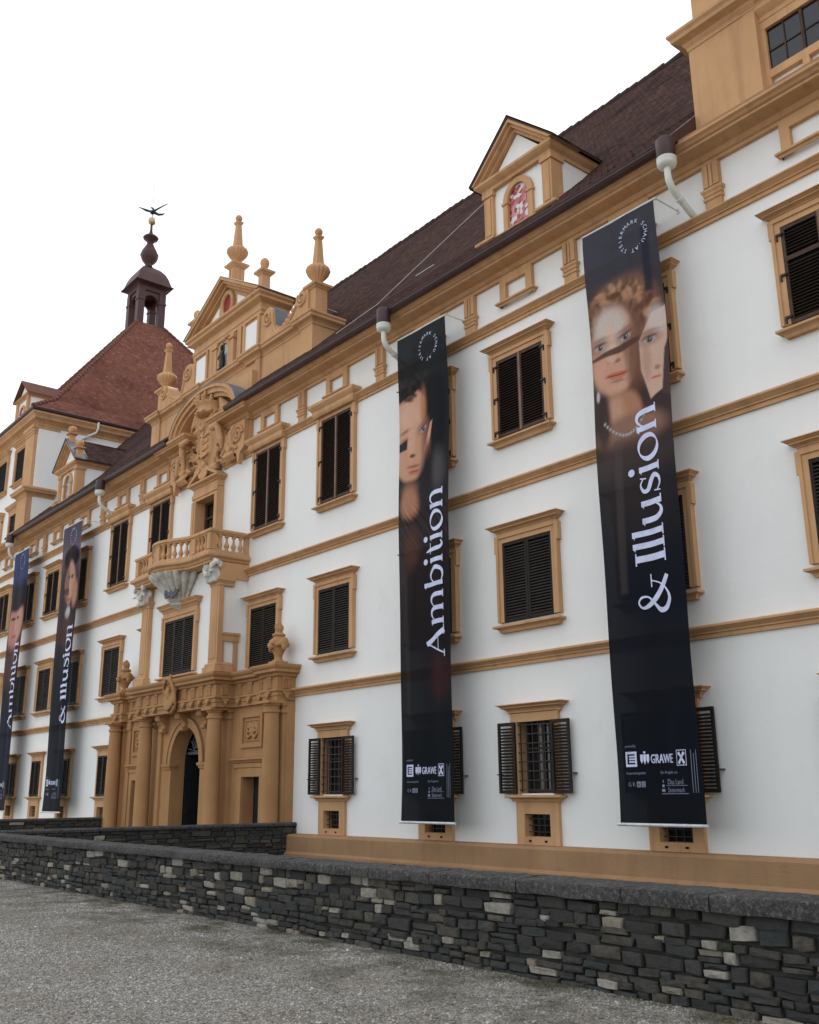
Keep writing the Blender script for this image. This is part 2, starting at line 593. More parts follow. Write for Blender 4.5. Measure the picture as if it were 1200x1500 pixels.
# ------------------------------------------------------------------ ground
g = MB()
g.add([(-900, -900, 0), (900, -900, 0), (900, -8.9, 0), (-900, -8.9, 0)], [(0, 1, 2, 3)])
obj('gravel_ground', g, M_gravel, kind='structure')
g = MB()
g.add([(-900, -8.9, -3.0), (900, -8.9, -3.0), (900, 900, -3.0), (-900, 900, -3.0)], [(0, 1, 2, 3)])
obj('moat_floor', g, M_grass, kind='structure')
g = MB()
g.box(-5.78, 5.78, -9.3, 0.9, -0.4, 0.012)
obj('bridge_deck', g, M_gravel, kind='structure')

# ------------------------------------------------------------------ palace
palace = empty('palace', label='long white baroque palace with ochre trim, brown shutters and a gabled centre', cat='palace')

XK = {0: 0.0, 1: 4.12, 2: 8.1, 3: 12.52, 4: 15.95, 5: 19.55, 6: 23.85, 7: 27.4, 8: 31.2,
      -1: -4.05, -2: -7.97, -3: -12.3, -4: -15.78, -5: -19.2, -6: -23.15, -7: -27.0, -8: -31.0}

def wall_grid(x0, x1, z0, z1, y, holes):
    """a wall face at y with rectangular holes; holes carry reveals of their own depth"""
    xs = sorted({x0, x1, *[h[0] for h in holes], *[h[1] for h in holes]})
    zs = sorted({z0, z1, *[h[2] for h in holes], *[h[3] for h in holes]})
    b = MB()
    for i in range(len(xs) - 1):
        run = None
        for j in range(len(zs) - 1):
            cx, cz = (xs[i] + xs[i + 1]) / 2, (zs[j] + zs[j + 1]) / 2
            inside = any(h[0] < cx < h[1] and h[2] < cz < h[3] for h in holes)
            if not inside:
                b.add([(xs[i], y, zs[j]), (xs[i + 1], y, zs[j]), (xs[i + 1], y, zs[j + 1]), (xs[i], y, zs[j + 1])], [(0, 1, 2, 3)])
    return b

ground_ks = [2, 3, 4, 5, 6, 7, 8, -2, -3, -4, -5, -6, -7, -8]
holes = []
for k in ground_ks:
    x = XK[k]
    holes.append((x - 0.53, x + 0.53, 1.60, 3.15))
    holes.append((x - 0.38, x + 0.38, 0.70, 1.17))
holes.append((-1.25, 1.25, -0.1, 4.05))
holes.append((3.52, 4.62, -0.1, 2.16))
holes.append((-4.62, -3.52, -0.1, 2.16))
holes.append((-0.72, 0.72, 10.0, 12.05))
fw = wall_grid(-41, 41, -3.2, 14.75, 0.0, holes)
fw.box(-41, 41, 0.75, 0.95, 4.2, 14.7)
obj('facade_wall', fw, M_white, palace)

b = MB()
b.sweep([(6.25, 0), (41, 0)], [(0, -3.2), (0.62, -3.2), (0.42, 0.0), (0.34, 0.06), (0.34, 0.46), (0.30, 0.515), (0, 0.53)])
obj('plinth', b, M_plinth, palace)
b = MB()
b.sweep([(-41, 0), (-6.25, 0)], [(0, -3.2), (0.62, -3.2), (0.42, 0.0), (0.34, 0.06), (0.34, 0.46), (0.30, 0.515), (0, 0.53)])
obj('plinth', b, M_plinth, palace)

def belt(x0, x1, z0, z1):
    h = z1 - z0
    b = MB()
    b.sweep([(x0, 0), (x1, 0)], [(0, z0), (0.06, z0), (0.06, z0 + h * .34), (0.10, z0 + h * .36), (0.10, z0 + h * .48), (0.14, z0 + h * .60),
                                 (0.19, z0 + h * .74), (0.21, z0 + h * .78), (0.21, z1 - 0.02), (0.18, z1), (0, z1 + 0.015)])
    return b
for x0, x1 in ((-41, -6.0), (6.0, 41)):
    obj('belt_course', belt(x0, x1, 4.43, 4.67), M_ochre, palace)
for x0, x1 in ((-41, -2.95), (2.95, 41)):
    obj('belt_course', belt(x0, x1, 8.64, 8.89), M_ochre, palace)
for x0, x1 in ((-41, -0.95), (0.95, 41)):
    obj('belt_course', belt(x0, x1, 12.94, 13.17), M_ochre, palace)

# frieze: double-fluted brackets between the windows, framed panels over them
br = MB()
br.box(-0.19, 0.19, -0.09, 0.02, 13.18, 14.32)
for xx in (-0.125, 0.125):
    br.box(xx - 0.06, xx + 0.06, -0.125, -0.085, 13.72, 14.25)
br.box(-0.03, 0.03, -0.118, -0.085, 13.72, 14.25)
br.sweep([(-0.19, 0), (-0.19, -0.09), (0.19, -0.09), (0.19, 0)], [(0, 13.52), (0.02, 13.52), (0.03, 13.58), (0.06, 13.62), (0.06, 13.67), (0.0, 13.70)])
br.sweep([(-0.19, 0), (-0.19, -0.09), (0.19, -0.09), (0.19, 0)], [(0, 13.40), (0.03, 13.42), (0.03, 13.48), (0.0, 13.5)])
br_me = br.mesh('frieze_bracket')
br_me.materials.append(M_ochre)
pn = MB()
pn.box(-0.56, -0.35, -0.11, 0.02, 13.62, 14.30)
pn.box(0.35, 0.56, -0.11, 0.02, 13.62, 14.30)
pn.box(-0.35, 0.35, -0.106, 0.02, 14.09, 14.30)
pn.sweep([(-0.58, 0), (-0.58, -0.10), (0.58, -0.10), (0.58, 0)], [(0, 13.50), (0.02, 13.50), (0.04, 13.545), (0.09, 13.56), (0.09, 13.605), (0.0, 13.62)])
pn_me = pn.mesh('frieze_panel')
pn_me.materials.append(M_ochre)
ks = sorted(XK)
for k in ks:
    if k != 0:
        link('frieze_panel', pn_me, None, palace, (XK[k], 0, 0))
for a, c in zip(ks[:-1], ks[1:]):
    if a * c > 0 or True:
        xm = (XK[a] + XK[c]) / 2
        if abs(xm) > 3:
            link('frieze_bracket', br_me, None, palace, (xm, 0, 0))

# main cornice with broken ends beside the coat of arms
COR = [(0, 14.26), (0.10, 14.26), (0.10, 14.33), (0.15, 14.35), (0.20, 14.40), (0.22, 14.43), (0.52, 14.46), (0.55, 14.47), (0.55, 14.52),
       (0.60, 14.54), (0.64, 14.58), (0.70, 14.61), (0.70, 14.67), (0.72, 14.70), (0, 14.74)]
b = MB()
b.sweep([(2.9, 0.0), (2.9, 0.001), (41, 0.001)][1:], COR)
obj('main_cornice', b, M_ochre, palace)
b = MB()
b.sweep([(-41, 0.001), (-2.9, 0.001)], COR)
obj('main_cornice', b, M_ochre, palace)
for s in (1, -1):
    b = MB()
    pth = [(1.5, 0.0), (1.5, -0.16), (2.9, -0.16), (2.9, 0.0)]
    b.sweep(pth, [(o, z + 0.004) for o, z in COR])
    b.box(1.5, 2.9, -0.16, 0, 13.2, 14.75)
    # scrolled console under the broken cornice end
    b.prism([(2.0, 14.26), (2.0, 13.25), (2.34, 13.1), (2.46, 12.7), (2.58, 13.1), (2.85, 13.25), (2.85, 14.26)], -0.34, -0.16)
    b.tube(spiral(2.42, 13.78, 0.34, 0.05, 1.9, -0.36), 0.06, 8)
    b.tube([(2.1, -0.3, 14.2), (2.05, -0.42, 13.9), (2.15, -0.4, 13.4), (2.4, -0.34, 13.3)], [0.1, 0.12, 0.1, 0.06], 8)
    if s < 0:
        b = b.mirror_x()
    obj('cornice_console', b, M_ochre, palace)

# gutters and downpipes
for x0, x1 in ((2.3, 21.3), (-21.3, -2.3)):
    b = MB()
    pts = [(-0.80 - 0.10 * math.cos(t), 14.66 - 0.11 * math.sin(t)) for t in np.linspace(0, math.pi, 9)]
    prof = [(-y, z) for y, z in pts][::-1]
    b.sweep([(x0, 0), (x1, 0)], [(0.72, 14.69), (0.725, 14.62), (0.78, 14.585), (0.87, 14.60), (0.915, 14.65), (0.925, 14.70), (0.94, 14.71), (0.94, 14.725), (0.72, 14.74)])
    obj('gutter', b, M_gutter, palace)

def downpipe(x):
    b = MB()
    b.lathe(0, -0.95, [(0.17, 14.20), (0.20, 14.28), (0.20, 14.66), (0.17, 14.70)], 18)
    o = obj('downpipe_hopper', b, M_gutter, palace, (x, 0, 0), sm=40)
    b = MB()
    b.lathe(0, -0.95, [(0.10, 14.02), (0.185, 14.06), (0.205, 14.12), (0.205, 14.20), (0.21, 14.21), (0.21, 14.235), (0.15, 14.24)], 18)
    b.tube([(0, -0.95, 14.08), (0, -0.95, 13.86), (0.0, -0.93, 13.74), (0.0, -0.86, 13.62), (-0.01, -0.72, 13.52), (-0.02, -0.4, 13.36), (-0.03, -0.02, 13.18)],
           [0.07, 0.07, 0.074, 0.074, 0.074, 0.07, 0.07], 14)
    b.tube([(-0.012, -0.62, 13.465), (-0.016, -0.56, 13.437)], 0.088, 14)
    obj('pipe', b, M_pipe, o, sm=50)
for x in (21.25, 11.62, -8.45, -20.3):
    downpipe(x)

# ------------------------------------------------------------------ windows
def slat_mesh(w):
    b = MB()
    c, s = math.cos(R_(42)), math.sin(R_(42))
    d, t = 0.026, 0.006
    pts = []
    for x in (-w / 2, w / 2):
        for (u, v) in ((-d, -t), (d, -t), (d, t), (-d, t)):
            pts.append((x, u * c - v * s, u * s + v * c))
    b.add(pts, [(0, 1, 2, 3), (7, 6, 5, 4), (0, 4, 5, 1), (1, 5, 6, 2), (2, 6, 7, 3), (3, 7, 4, 0)])
    return b

_cache = {}
def cached(key, fn, mat, sm=None):
    if key not in _cache:
        mb = fn()
        me = mb.mesh(key.split('|')[0])
        if sm:
            smooth(me, sm)
        if mat:
            me.materials.append(mat)
        _cache[key] = me
    return _cache[key]

def leaf_frame(w, h, mid):
    """shutter leaf frame: origin at lower left, front at y=-0.02"""
    b = MB()
    st, rl = 0.062, 0.075
    b.box(0, st, -0.024, 0.022, 0, h)
    b.box(w - st, w, -0.024, 0.022, 0, h)
    b.box(st, w - st, -0.020, 0.018, 0, rl)
    b.box(st, w - st, -0.020, 0.018, h - rl, h)
    if mid:
        b.box(st, w - st, -0.020, 0.018, mid - 0.045, mid + 0.045)
    return b

def leaf_slats(w, h, mid, pitch=0.068):
    zs = []
    z = 0.075 + pitch * 0.6
    while z < h - 0.075 - 0.02:
        if not (mid and abs(z - mid) < 0.075):
            zs.append(z)
        z += pitch
    return zs

SLAT_COUNT = [0]
def add_leaf(win, x, y, z, w, h, mid, mat_slat, single, kindkey):
    mf = M_frame if kindkey.split('|')[0] in ('second', 'tall') else M_frame_dark
    fr = cached('shutter|%.3f|%.3f|%s|%s' % (w, h, mid, mf.name), lambda: leaf_frame(w, h, mid), mf)
    link('shutter', fr, None, win, (x, y, z))
    zs = leaf_slats(w, h, mid)
    sw = w - 0.124
    if single:
        me = cached('slat|%.3f|%s' % (sw, mat_slat.name), lambda: slat_mesh(sw), mat_slat)
        for q in zs:
            link('slat', me, None, win, (x + w / 2, y, z + q))
            SLAT_COUNT[0] += 1
    else:
        def joined():
            b = MB()
            one = slat_mesh(sw)
            for q in zs:
                b.add([(vx + w / 2, vy, vz + q) for vx, vy, vz in one.v], one.f)
            return b
        me = cached('slats|%.3f|%.3f|%s|%s' % (w, h, mid, mat_slat.name), joined, mat_slat)
        link('slats', me, None, win, (x, y, z), kind='stuff')

def surround(half, z0, z1, ear_z, ear=0.045, jw=0.19):
    """architrave with ears, mitred to a stepped section"""
    b = MB()
    o = half + jw
    # outer fillet and inner fascia
    for s in (-1, 1):
        xa, xb = sorted((s * half, s * (half + jw * 0.62)))
        b.box(xa, xb, -0.105, 0.03, z0, z1 + jw * 0.62)
        xa, xb = sorted((s * (half + jw * 0.62), s * o))
        b.box(xa, xb, -0.135, 0.03, z0, z1 + jw * 0.62)
        xa, xb = sorted((s * o, s * (o + ear)))
        b.box(xa, xb, -0.132, 0.03, ear_z, z1 + jw * 0.99)
    b.box(-half, half, -0.102, 0.03, z1, z1 + jw * 0.62)
    b.box(-o, o, -0.138, 0.03, z1 + jw * 0.62, z1 + jw)
    return b

def cap(hw, z0, z1, d0=0.10, p=0.26):
    """frieze block and projecting cornice; hw = half width of the frieze"""
    b = MB()
    h = z1 - z0
    b.sweep([(-hw, 0), (-hw, -d0), (hw, -d0), (hw, 0)],
            [(-d0, z0), (0, z0), (0, z0 + h * .30), (0.025, z0 + h * .33), (0.025, z0 + h * .40), (0.07, z0 + h * .52), (0.11, z0 + h * .58), (0.12, z0 + h * .60),
             (0.12, z0 + h * .72), (0.145, z0 + h * .76), (0.175, z0 + h * .86), (0.205, z0 + h * .90), (0.205, z0 + h * .975), (0.19, z1), (-d0, z1 + 0.012)])
    b.add([(-hw, -d0, z1 + .011), (hw, -d0, z1 + .011), (hw, 0, z1 + .03), (-hw, 0, z1 + .03)], [(0, 1, 2, 3)])
    return b

def sill(hw, z1, h=0.16):
    b = MB()
    b.sweep([(-hw, 0), (-hw, -0.12), (hw, -0.12), (hw, 0)],
            [(-.12, z1 - h), (0, z1 - h), (0.02, z1 - h * .62), (0.06, z1 - h * .42), (0.11, z1 - h * .36), (0.13, z1 - h * .3), (0.13, z1 - h * .03), (0.12, z1), (-.12, z1 + 0.01)])
    return b

def hinges(half, z0, z1, y=-0.11):
    b = MB()
    for s in (-1, 1):
        for f in (0.07, 0.5, 0.92):
            z = z0 + (z1 - z0) * f
            xa, xb = sorted((s * (half - 0.05), s * (half + 0.085)))
            b.box(xa, xb, y - 0.035, y + 0.02, z - 0.022, z + 0.022)
            xa, xb = sorted((s * (half + 0.06), s * (half + 0.085)))
            b.box(xa, xb, y - 0.03, y + 0.02, z - 0.12, z - 0.022)
    return b

def upper_window(k, kind, single=False, y=0.0, x=None, z_off=0.0):
    x = XK[k] if x is None else x
    half = 0.79
    if kind == 'first':
        z0, z1, ear_z, ct, sz, slm, mid = 5.46, 7.36, 7.12, 7.775, 5.37, M_slat_grey, None
        if abs(k) <= 2:
            z0, z1, ear_z, ct, sz = 5.57, 7.47, 7.23, 7.875, 5.48
    elif kind == 'second':
        z0, z1, ear_z, ct, sz, slm, mid = 10.10, 12.08, 11.88, 12.46, 9.94, M_slat, None
        z0 = 10.04
        mid = 1.34 if k == 6 else None
    else:
        z0, z1, ear_z, ct, sz, slm, mid = 10.16, 12.86, 12.6, 13.42, 10.06, M_slat, None
    key = '%s|%s' % (kind, abs(k) <= 2)
    win = link('window', cached('window|' + key, lambda: surround(half, z0, z1, ear_z), M_ochre), None, palace, (x, y, z_off))
    if kind != 'tall':
        link('cornice', cached('cornice|' + key, lambda: cap(half + 0.17, z1 + 0.185, ct), M_ochre), None, win)
    else:
        def tallcap():
            b = MB()
            b.sweep([(-1.0, 0), (-1.0, -0.16), (1.0, -0.16), (1.0, 0)], [(0, 12.96), (0.06, 12.98), (0.10, 13.06), (0.10, 13.18), (0.14, 13.22), (0.20, 13.30), (0.20, 13.38), (0.16, 13.42), (0, 13.46)])
            b.add([(-1.0, -0.16, 13.455), (1.0, -0.16, 13.455), (1.0, 0, 13.475), (-1.0, 0, 13.475)], [(0, 1, 2, 3)])
            return b
        link('cornice', cached('cornice|' + key, tallcap, M_ochre), None, win)
    link('sill', cached('sill|' + key, lambda: sill(half + 0.13, sz), M_ochre), None, win)
    link('pane_or_backing', cached('pane_or_backing|' + key, lambda: MB().box(-half, half, -0.012, -0.002, z0, z1), M_dark), None, win)  # dark sheet behind the slats paints the shade of the room
    w = half - 0.004
    h = z1 - z0 - 0.01
    add_leaf(win, -half + 0.002, -0.066, z0 + 0.005, w - 0.004, h, mid, slm, single, key)
    add_leaf(win, 0.006, -0.066, z0 + 0.005, w - 0.004, h, mid, slm, single, key)
    if kind != 'first':
        if single:
            hz = cached('hinge', lambda: MB().box(-0.05, 0.085, -0.145, -0.09, -0.022, 0.022).box(0.06, 0.085, -0.14, -0.09, -0.12, -0.022), M_iron)
            hm = cached('hinge_mirrored', lambda: MB().box(-0.085, 0.05, -0.145, -0.09, -0.022, 0.022).box(-0.085, -0.06, -0.14, -0.09, -0.12, -0.022), M_iron)
            for f in (0.07, 0.5, 0.92):
                link('hinge', hz, None, win, (half, 0, z0 + (z1 - z0) * f))
                link('hinge', hm, None, win, (-half, 0, z0 + (z1 - z0) * f))
        else:
            link('hinges', cached('hinges|' + key, lambda: hinges(half, z0, z1), M_iron), None, win, kind='stuff')
        link('meeting_rail', cached('meeting_rail|' + key, lambda: MB().box(-0.032, 0.032, -0.104, -0.091, z0 + .01, z1 - .01), M_rail), None, win)
    return win

SINGLE1, SINGLE2 = {4, 6}, {4, 6}
for k in XK:
    if k == 0:
        continue
    upper_window(k, 'first', k in SINGLE1)
    upper_window(k, 'tall' if abs(k) <= 2 else 'second', k in SINGLE2)

def ground_window(k, opened, single=False):
    x = XK[k]
    def sur():
        b = MB()
        for s in (-1, 1):
            xa, xb = sorted((s * 0.53, s * 0.73))
            b.box(xa, xb, -0.08, 0.30, 1.56, 3.15)
            xa, xb = sorted((s * 0.38, s * 0.63))
            b.box(xa, xb, -0.085, 0.30, 0.53, 1.43)
        b.box(-0.73, 0.73, -0.085, 0.30, 3.15, 3.36)
        b.box(-0.38, 0.38, -0.082, 0.30, 1.17, 1.43)
        b.box(-0.38, 0.38, -0.082, 0.30, 0.53, 0.70)
        return b
    win = link('window', cached('window|ground', sur, M_ochre), None, palace, (x, 0, 0))
    link('cornice', cached('cornice|ground', lambda: cap(0.80, 3.34, 3.545, 0.085), M_ochre), None, win)
    link('sill', cached('sill|ground', lambda: sill(0.70, 1.56, 0.13), M_ochre), None, win)
    def panes():
        b = MB()
        b.box(-0.53, 0.53, 0.24, 0.26, 1.60, 3.15)
        b.box(-0.38, 0.38, 0.20, 0.22, 0.70, 1.17)
        return b
    link('pane_or_backing', cached('pane_or_backing|ground', panes, M_glass), None, win)
    def casement():
        b = MB()
        for xx in (-0.5, -0.02, 0.46):
            b.box(xx, xx + 0.05, 0.18, 0.238, 1.62, 3.13)
        for zz in (1.62, 2.55, 3.09):
            b.box(-0.45, 0.46, 0.185, 0.232, zz, zz + 0.045)
        return b
    link('casement', cached('casement|ground', casement, M_frame), None, win)
    def grille():
        b = MB()
        for i in range(6):
            xx = -0.46 + 0.92 * i / 5
            b.box(xx - 0.011, xx + 0.011, -0.045, -0.023, 1.62, 3.14)
        for i in range(8):
            zz = 1.68 + 1.40 * i / 7
            b.box(-0.54, 0.54, -0.057, -0.046, zz - 0.011, zz + 0.011)
        for i in range(4):
            xx = -0.27 + 0.54 * i / 3
            b.box(xx - 0.009, xx + 0.009, 0.05, 0.068, 0.69, 1.18)
        for i in range(3):
            zz = 0.80 + 0.27 * i / 2
            b.box(-0.39, 0.39, 0.036, 0.049, zz - 0.009, zz + 0.009)
        return b
    link('grille', cached('grille|ground', grille, M_iron), None, win)
    link('drain_hole', cached('drain_hole|ground', lambda: MB().box(-0.27, -0.20, -0.092, -0.08, 0.59, 0.63).box(0.20, 0.27, -0.092, -0.08, 0.59, 0.63), M_dark), None, win)  # dark blocks on the frame paint the shade of two small holes
    h = 1.55
    if opened:
        add_leaf(win, -1.09, -0.125, 1.60, 0.54, h, None, M_slat_dark, single, 'g')
        add_leaf(win, 0.55, -0.125, 1.60, 0.54, h, None, M_slat_dark, single, 'g')
        link('shutter_hook', cached('shutter_hook|ground', lambda: MB().box(-1.15, -1.07, -0.15, 0.0, 2.0, 2.025).box(1.07, 1.15, -0.15, 0.0, 2.0, 2.025), M_iron), None, win)
    else:
        add_leaf(win, -0.53, -0.10, 1.60, 0.527, h, None, M_slat_dark, single, 'g')
        add_leaf(win, 0.003, -0.10, 1.60, 0.527, h, None, M_slat_dark, single, 'g')
    return win
for k in ground_ks:
    ground_window(k, k > 0, k == 4)

# ------------------------------------------------------------------ portal
portal = empty('portal', (0, 0, 0))
portal.parent = palace
def part(name, mb, mat=M_portal, parent=None, sm=None, **kw):
    return obj(name, mb, mat, parent or portal, None, sm, **kw)

def arch_pts(cx, cz, rx, rz, n=22):
    return [(cx + rx * math.cos(math.pi * i / n), cz + rz * math.sin(math.pi * i / n)) for i in range(n + 1)]   # right to left

def arched_wall(b, x0, x1, z0, z1, ax, spring, rx, rz, yf, yb):
    """front wall with an arched opening and its reveal"""
    arc = arch_pts(ax, spring, rx, rz)
    b.add([(x0, yf, z0), (ax - rx, yf, z0), (ax - rx, yf, spring), (x0, yf, spring)], [(0, 1, 2, 3)])
    b.add([(ax + rx, yf, z0), (x1, yf, z0), (x1, yf, spring), (ax + rx, yf, spring)], [(0, 1, 2, 3)])
    n = len(arc)
    vs = [(x, yf, z) for x, z in arc]
    top = []
    for i, (x, z) in enumerate(arc):
        t = i / (n - 1)
        top.append((x1 + (x0 - x1) * t, yf, z1))
    vs += top
    b.add(vs, [(i, n + i, n + i + 1, i + 1) for i in range(n - 1)])
    b.add([(x1, yf, spring), (x1, yf, z1), (ax + rx, yf, spring)], [(0, 1, 2)])
    b.add([(x0, yf, spring), (ax - rx, yf, spring), (x0, yf, z1)], [(0, 1, 2)])
    path = [(ax + rx, z0)] + arc + [(ax - rx, z0)]
    vs = [(x, yf, z) for x, z in path] + [(x, yb, z) for x, z in path]
    m = len(path)
    b.add(vs, [(i, i + 1, m + i + 1, m + i) for i in range(m - 1)])

def arch_ring(b, ax, spring, rx, rz, w, yf, yb, n=22):
    a = arch_pts(ax, spring, rx, rz, n)
    c = arch_pts(ax, spring, rx + w, rz + w, n)
    m = n + 1
    vs = [(x, yf, z) for x, z in a] + [(x, yf, z) for x, z in c] + [(x, yb, z) for x, z in c] + [(x, yb, z) for x, z in a]
    fs = []
    for i in range(n):
        fs += [(i, m + i, m + i + 1, i + 1), (m + i, 2 * m + i, 2 * m + i + 1, m + i + 1), (3 * m + i, i, i + 1, 3 * m + i + 1)]
    fs += [(0, 3 * m, 2 * m, m), (n, m + n, 2 * m + n, 3 * m + n)]
    b.add(vs, fs)

# backing walls
b = MB()
arched_wall(b, -1.86, 1.86, -0.1, 4.32, 0, 2.62, 1.07, 1.22, -0.50, 0.02)
b.box(-1.859, -1.40, -0.498, 0.05, -0.1, 4.32)
b.box(1.40, 1.859, -0.498, 0.05, -0.1, 4.32)
part('arch_wall', b)
b = MB()
arch_ring(b, 0, 2.62, 1.07, 1.22, 0.30, -0.56, -0.49)
arch_ring(b, 0, 2.62, 1.27, 1.42, 0.12, -0.60, -0.55)
part('archivolt', b)
for s in (1, -1):
    b = MB()
    xa, xb = sorted((s * 1.07, s * 1.58))
    b.sweep([(xa, 0.3), (xa, -0.52), (xb, -0.52), (xb, -0.3)], [(-.05, 2.46), (0.02, 2.46), (0.03, 2.52), (0.06, 2.54), (0.08, 2.60), (0.08, 2.64), (-.05, 2.65)])
    part('impost', b)
    # outer bays
    wb = wall_grid(min(s * 1.85, s * 6.02), max(s * 1.85, s * 6.02), -0.1, 4.32, -0.30, [(min(s * 3.55, s * 4.6), max(s * 3.55, s * 4.6), -0.1, 2.14)])
    xa, xb = sorted((s * 3.55, s * 4.6))
    wb.add([(xa, -0.3, -0.1), (xa, -0.3, 2.14), (xb, -0.3, 2.14), (xb, -0.3, -0.1), (xa, 0.6, -0.1), (xa, 0.6, 2.14), (xb, 0.6, 2.14), (xb, 0.6, -0.1)],
           [(0, 1, 5, 4), (1, 2, 6, 5), (2, 3, 7, 6)])
    xo = s * 6.02
    wb.add([(xo, -0.3, -0.1), (xo, 0, -0.1), (xo, 0, 4.32), (xo, -0.3, 4.32)], [(0, 1, 2, 3)])
    part('side_bay', wb)
    # side door case: jambs, lintel cornice
    b = MB()
    for q in (3.42, 4.73):
        xa, xb = sorted((s * (q - 0.11), s * (q + 0.11)))
        b.box(xa, xb, -0.345, -0.29, -0.1, 2.40)
    xa, xb = sorted((s * 3.53, s * 4.62))
    b.box(xa, xb, -0.343, -0.29, 2.14, 2.40)
    xa, xb = sorted((s * 3.08, s * 4.95))
    b.box(xa, xb, -0.36, -0.29, 2.42, 2.55)
    b.sweep([(xa, -0.29), (xa, -0.35), (xb, -0.35), (xb, -0.29)], [(-.02, 2.56), (0.03, 2.57), (0.06, 2.62), (0.12, 2.65), (0.12, 2.70), (-.02, 2.73)])
    part('door_case', b)
    b = MB()
    xa, xb = sorted((s * 3.56, s * 4.59))
    b.box(xa, xb, 0.10, 0.16, -0.1, 2.14)
    for zc in (0.55, 1.5):
        b.box(xa + 0.15, xb - 0.15, 0.07, 0.11, zc - 0.36, zc + 0.36)
    d = part('door_leaf', b, M_gate)
    hx = s * 4.45 if s > 0 else -3.7
    part('door_handle', MB().box(hx - 0.02, hx + 0.02, 0.02, 0.10, 1.0, 1.14), M_iron, d)
    # panel with carved trophy relief
    b = MB()
    cx = s * 4.08
    for (x0, x1, z0, z1) in ((-.66, -.53, 3.02, 4.07), (.53, .66, 3.02, 4.07), (-.53, .53, 3.94, 4.07), (-.53, .53, 3.02, 3.15)):
        b.box(cx + x0, cx + x1, -0.37, -0.29, z0, z1)
    for (x0, x1, z0, z1) in ((-.44, -.40, 3.22, 3.87), (.40, .44, 3.22, 3.87), (-.40, .40, 3.83, 3.87), (-.40, .40, 3.22, 3.26)):
        b.box(cx + x0, cx + x1, -0.335, -0.29, z0, z1)
    pf = part('relief_frame', b)
    c = MB()
    c.ell((0, 0, 0), (0.16, 0.09, 0.19))
    c.ell((0, -0.03, 0.12), (0.11, 0.08, 0.10))
    for sx in (-1, 1):
        c.tube(spiral(sx * 0.22, 0.05, 0.14, 0.03, 1.2, -0.02, 1.2, sx), 0.045, 6)
        c.tube([(sx * 0.05, -0.02, -0.15), (sx * 0.2, -0.03, -0.24), (sx * 0.33, -0.01, -0.12), (sx * 0.32, 0, 0.2)], [0.05, 0.06, 0.05, 0.03], 6)
    c.ell((0.03, -0.09, 0.10), (0.025, 0.03, 0.04))
    link('trophy_relief', carve(c, 0.022, 2, 'trophy_relief'), M_portal, portal, (cx, -0.31, 3.55))

# gate: two tall dark leaves standing open in the passage
b = MB()
b.box(-3.2, 3.2, 0.03, 9.0, -0.1, 4.12)
b.f = b.f[:2] + b.f[3:]          # open towards the arch
ob = part('gate_passage', b, M_dark)
b = MB()
arc = arch_pts(0, 2.62, 1.3, 1.35)
vs = [(1.25, 0.86, 4.1)] + [(x, 0.86, z) for x, z in arch_pts(0, 2.62, 1.05, 1.2)] + [(-1.25, 0.86, 4.1)]
b.box(-1.15, 1.15, 0.10, 0.16, 2.96, 3.06)
for i in range(9):
    t = math.pi * (i + 0.5) / 9
    b.tube([(0.25 * math.cos(t), 0.10, 3.02 + 0.25 * math.sin(t)), (1.0 * math.cos(t), 0.10, 3.02 + 0.80 * math.sin(t))], 0.022, 6)
b.tube([(0.55 * math.cos(t), 0.10, 3.02 + 0.6 * math.sin(t)) for t in np.linspace(0, math.pi, 16)], 0.02, 6)
c = spiral(-0.5, 3.32, 0.26, 0.05, 1.5, 0.1) 
b.tube(c, 0.025, 6)
b.tube(spiral(0.5, 3.32, 0.26, 0.05, 1.5, 0.1, math.pi, -1), 0.025, 6)
part('fanlight_grille', b, M_relief)
for s in (1, -1):
    b = MB()
    xa, xb = sorted((s * 1.02, s * 1.10))
    b.box(xa, xb, 0.06, 1.12, -0.1, 2.95)
    for z in (0.6, 1.3, 2.0):
        b.box(xa - 0.02, xb + 0.02, 0.18, 1.0, z - 0.25, z + 0.25)
    gl = part('gate_leaf', b, M_gate)
    part('handle', MB().box(s * 1.0 - 0.03, s * 1.0 + 0.03, 0.10, 0.18, 1.0, 1.2), M_iron, gl)

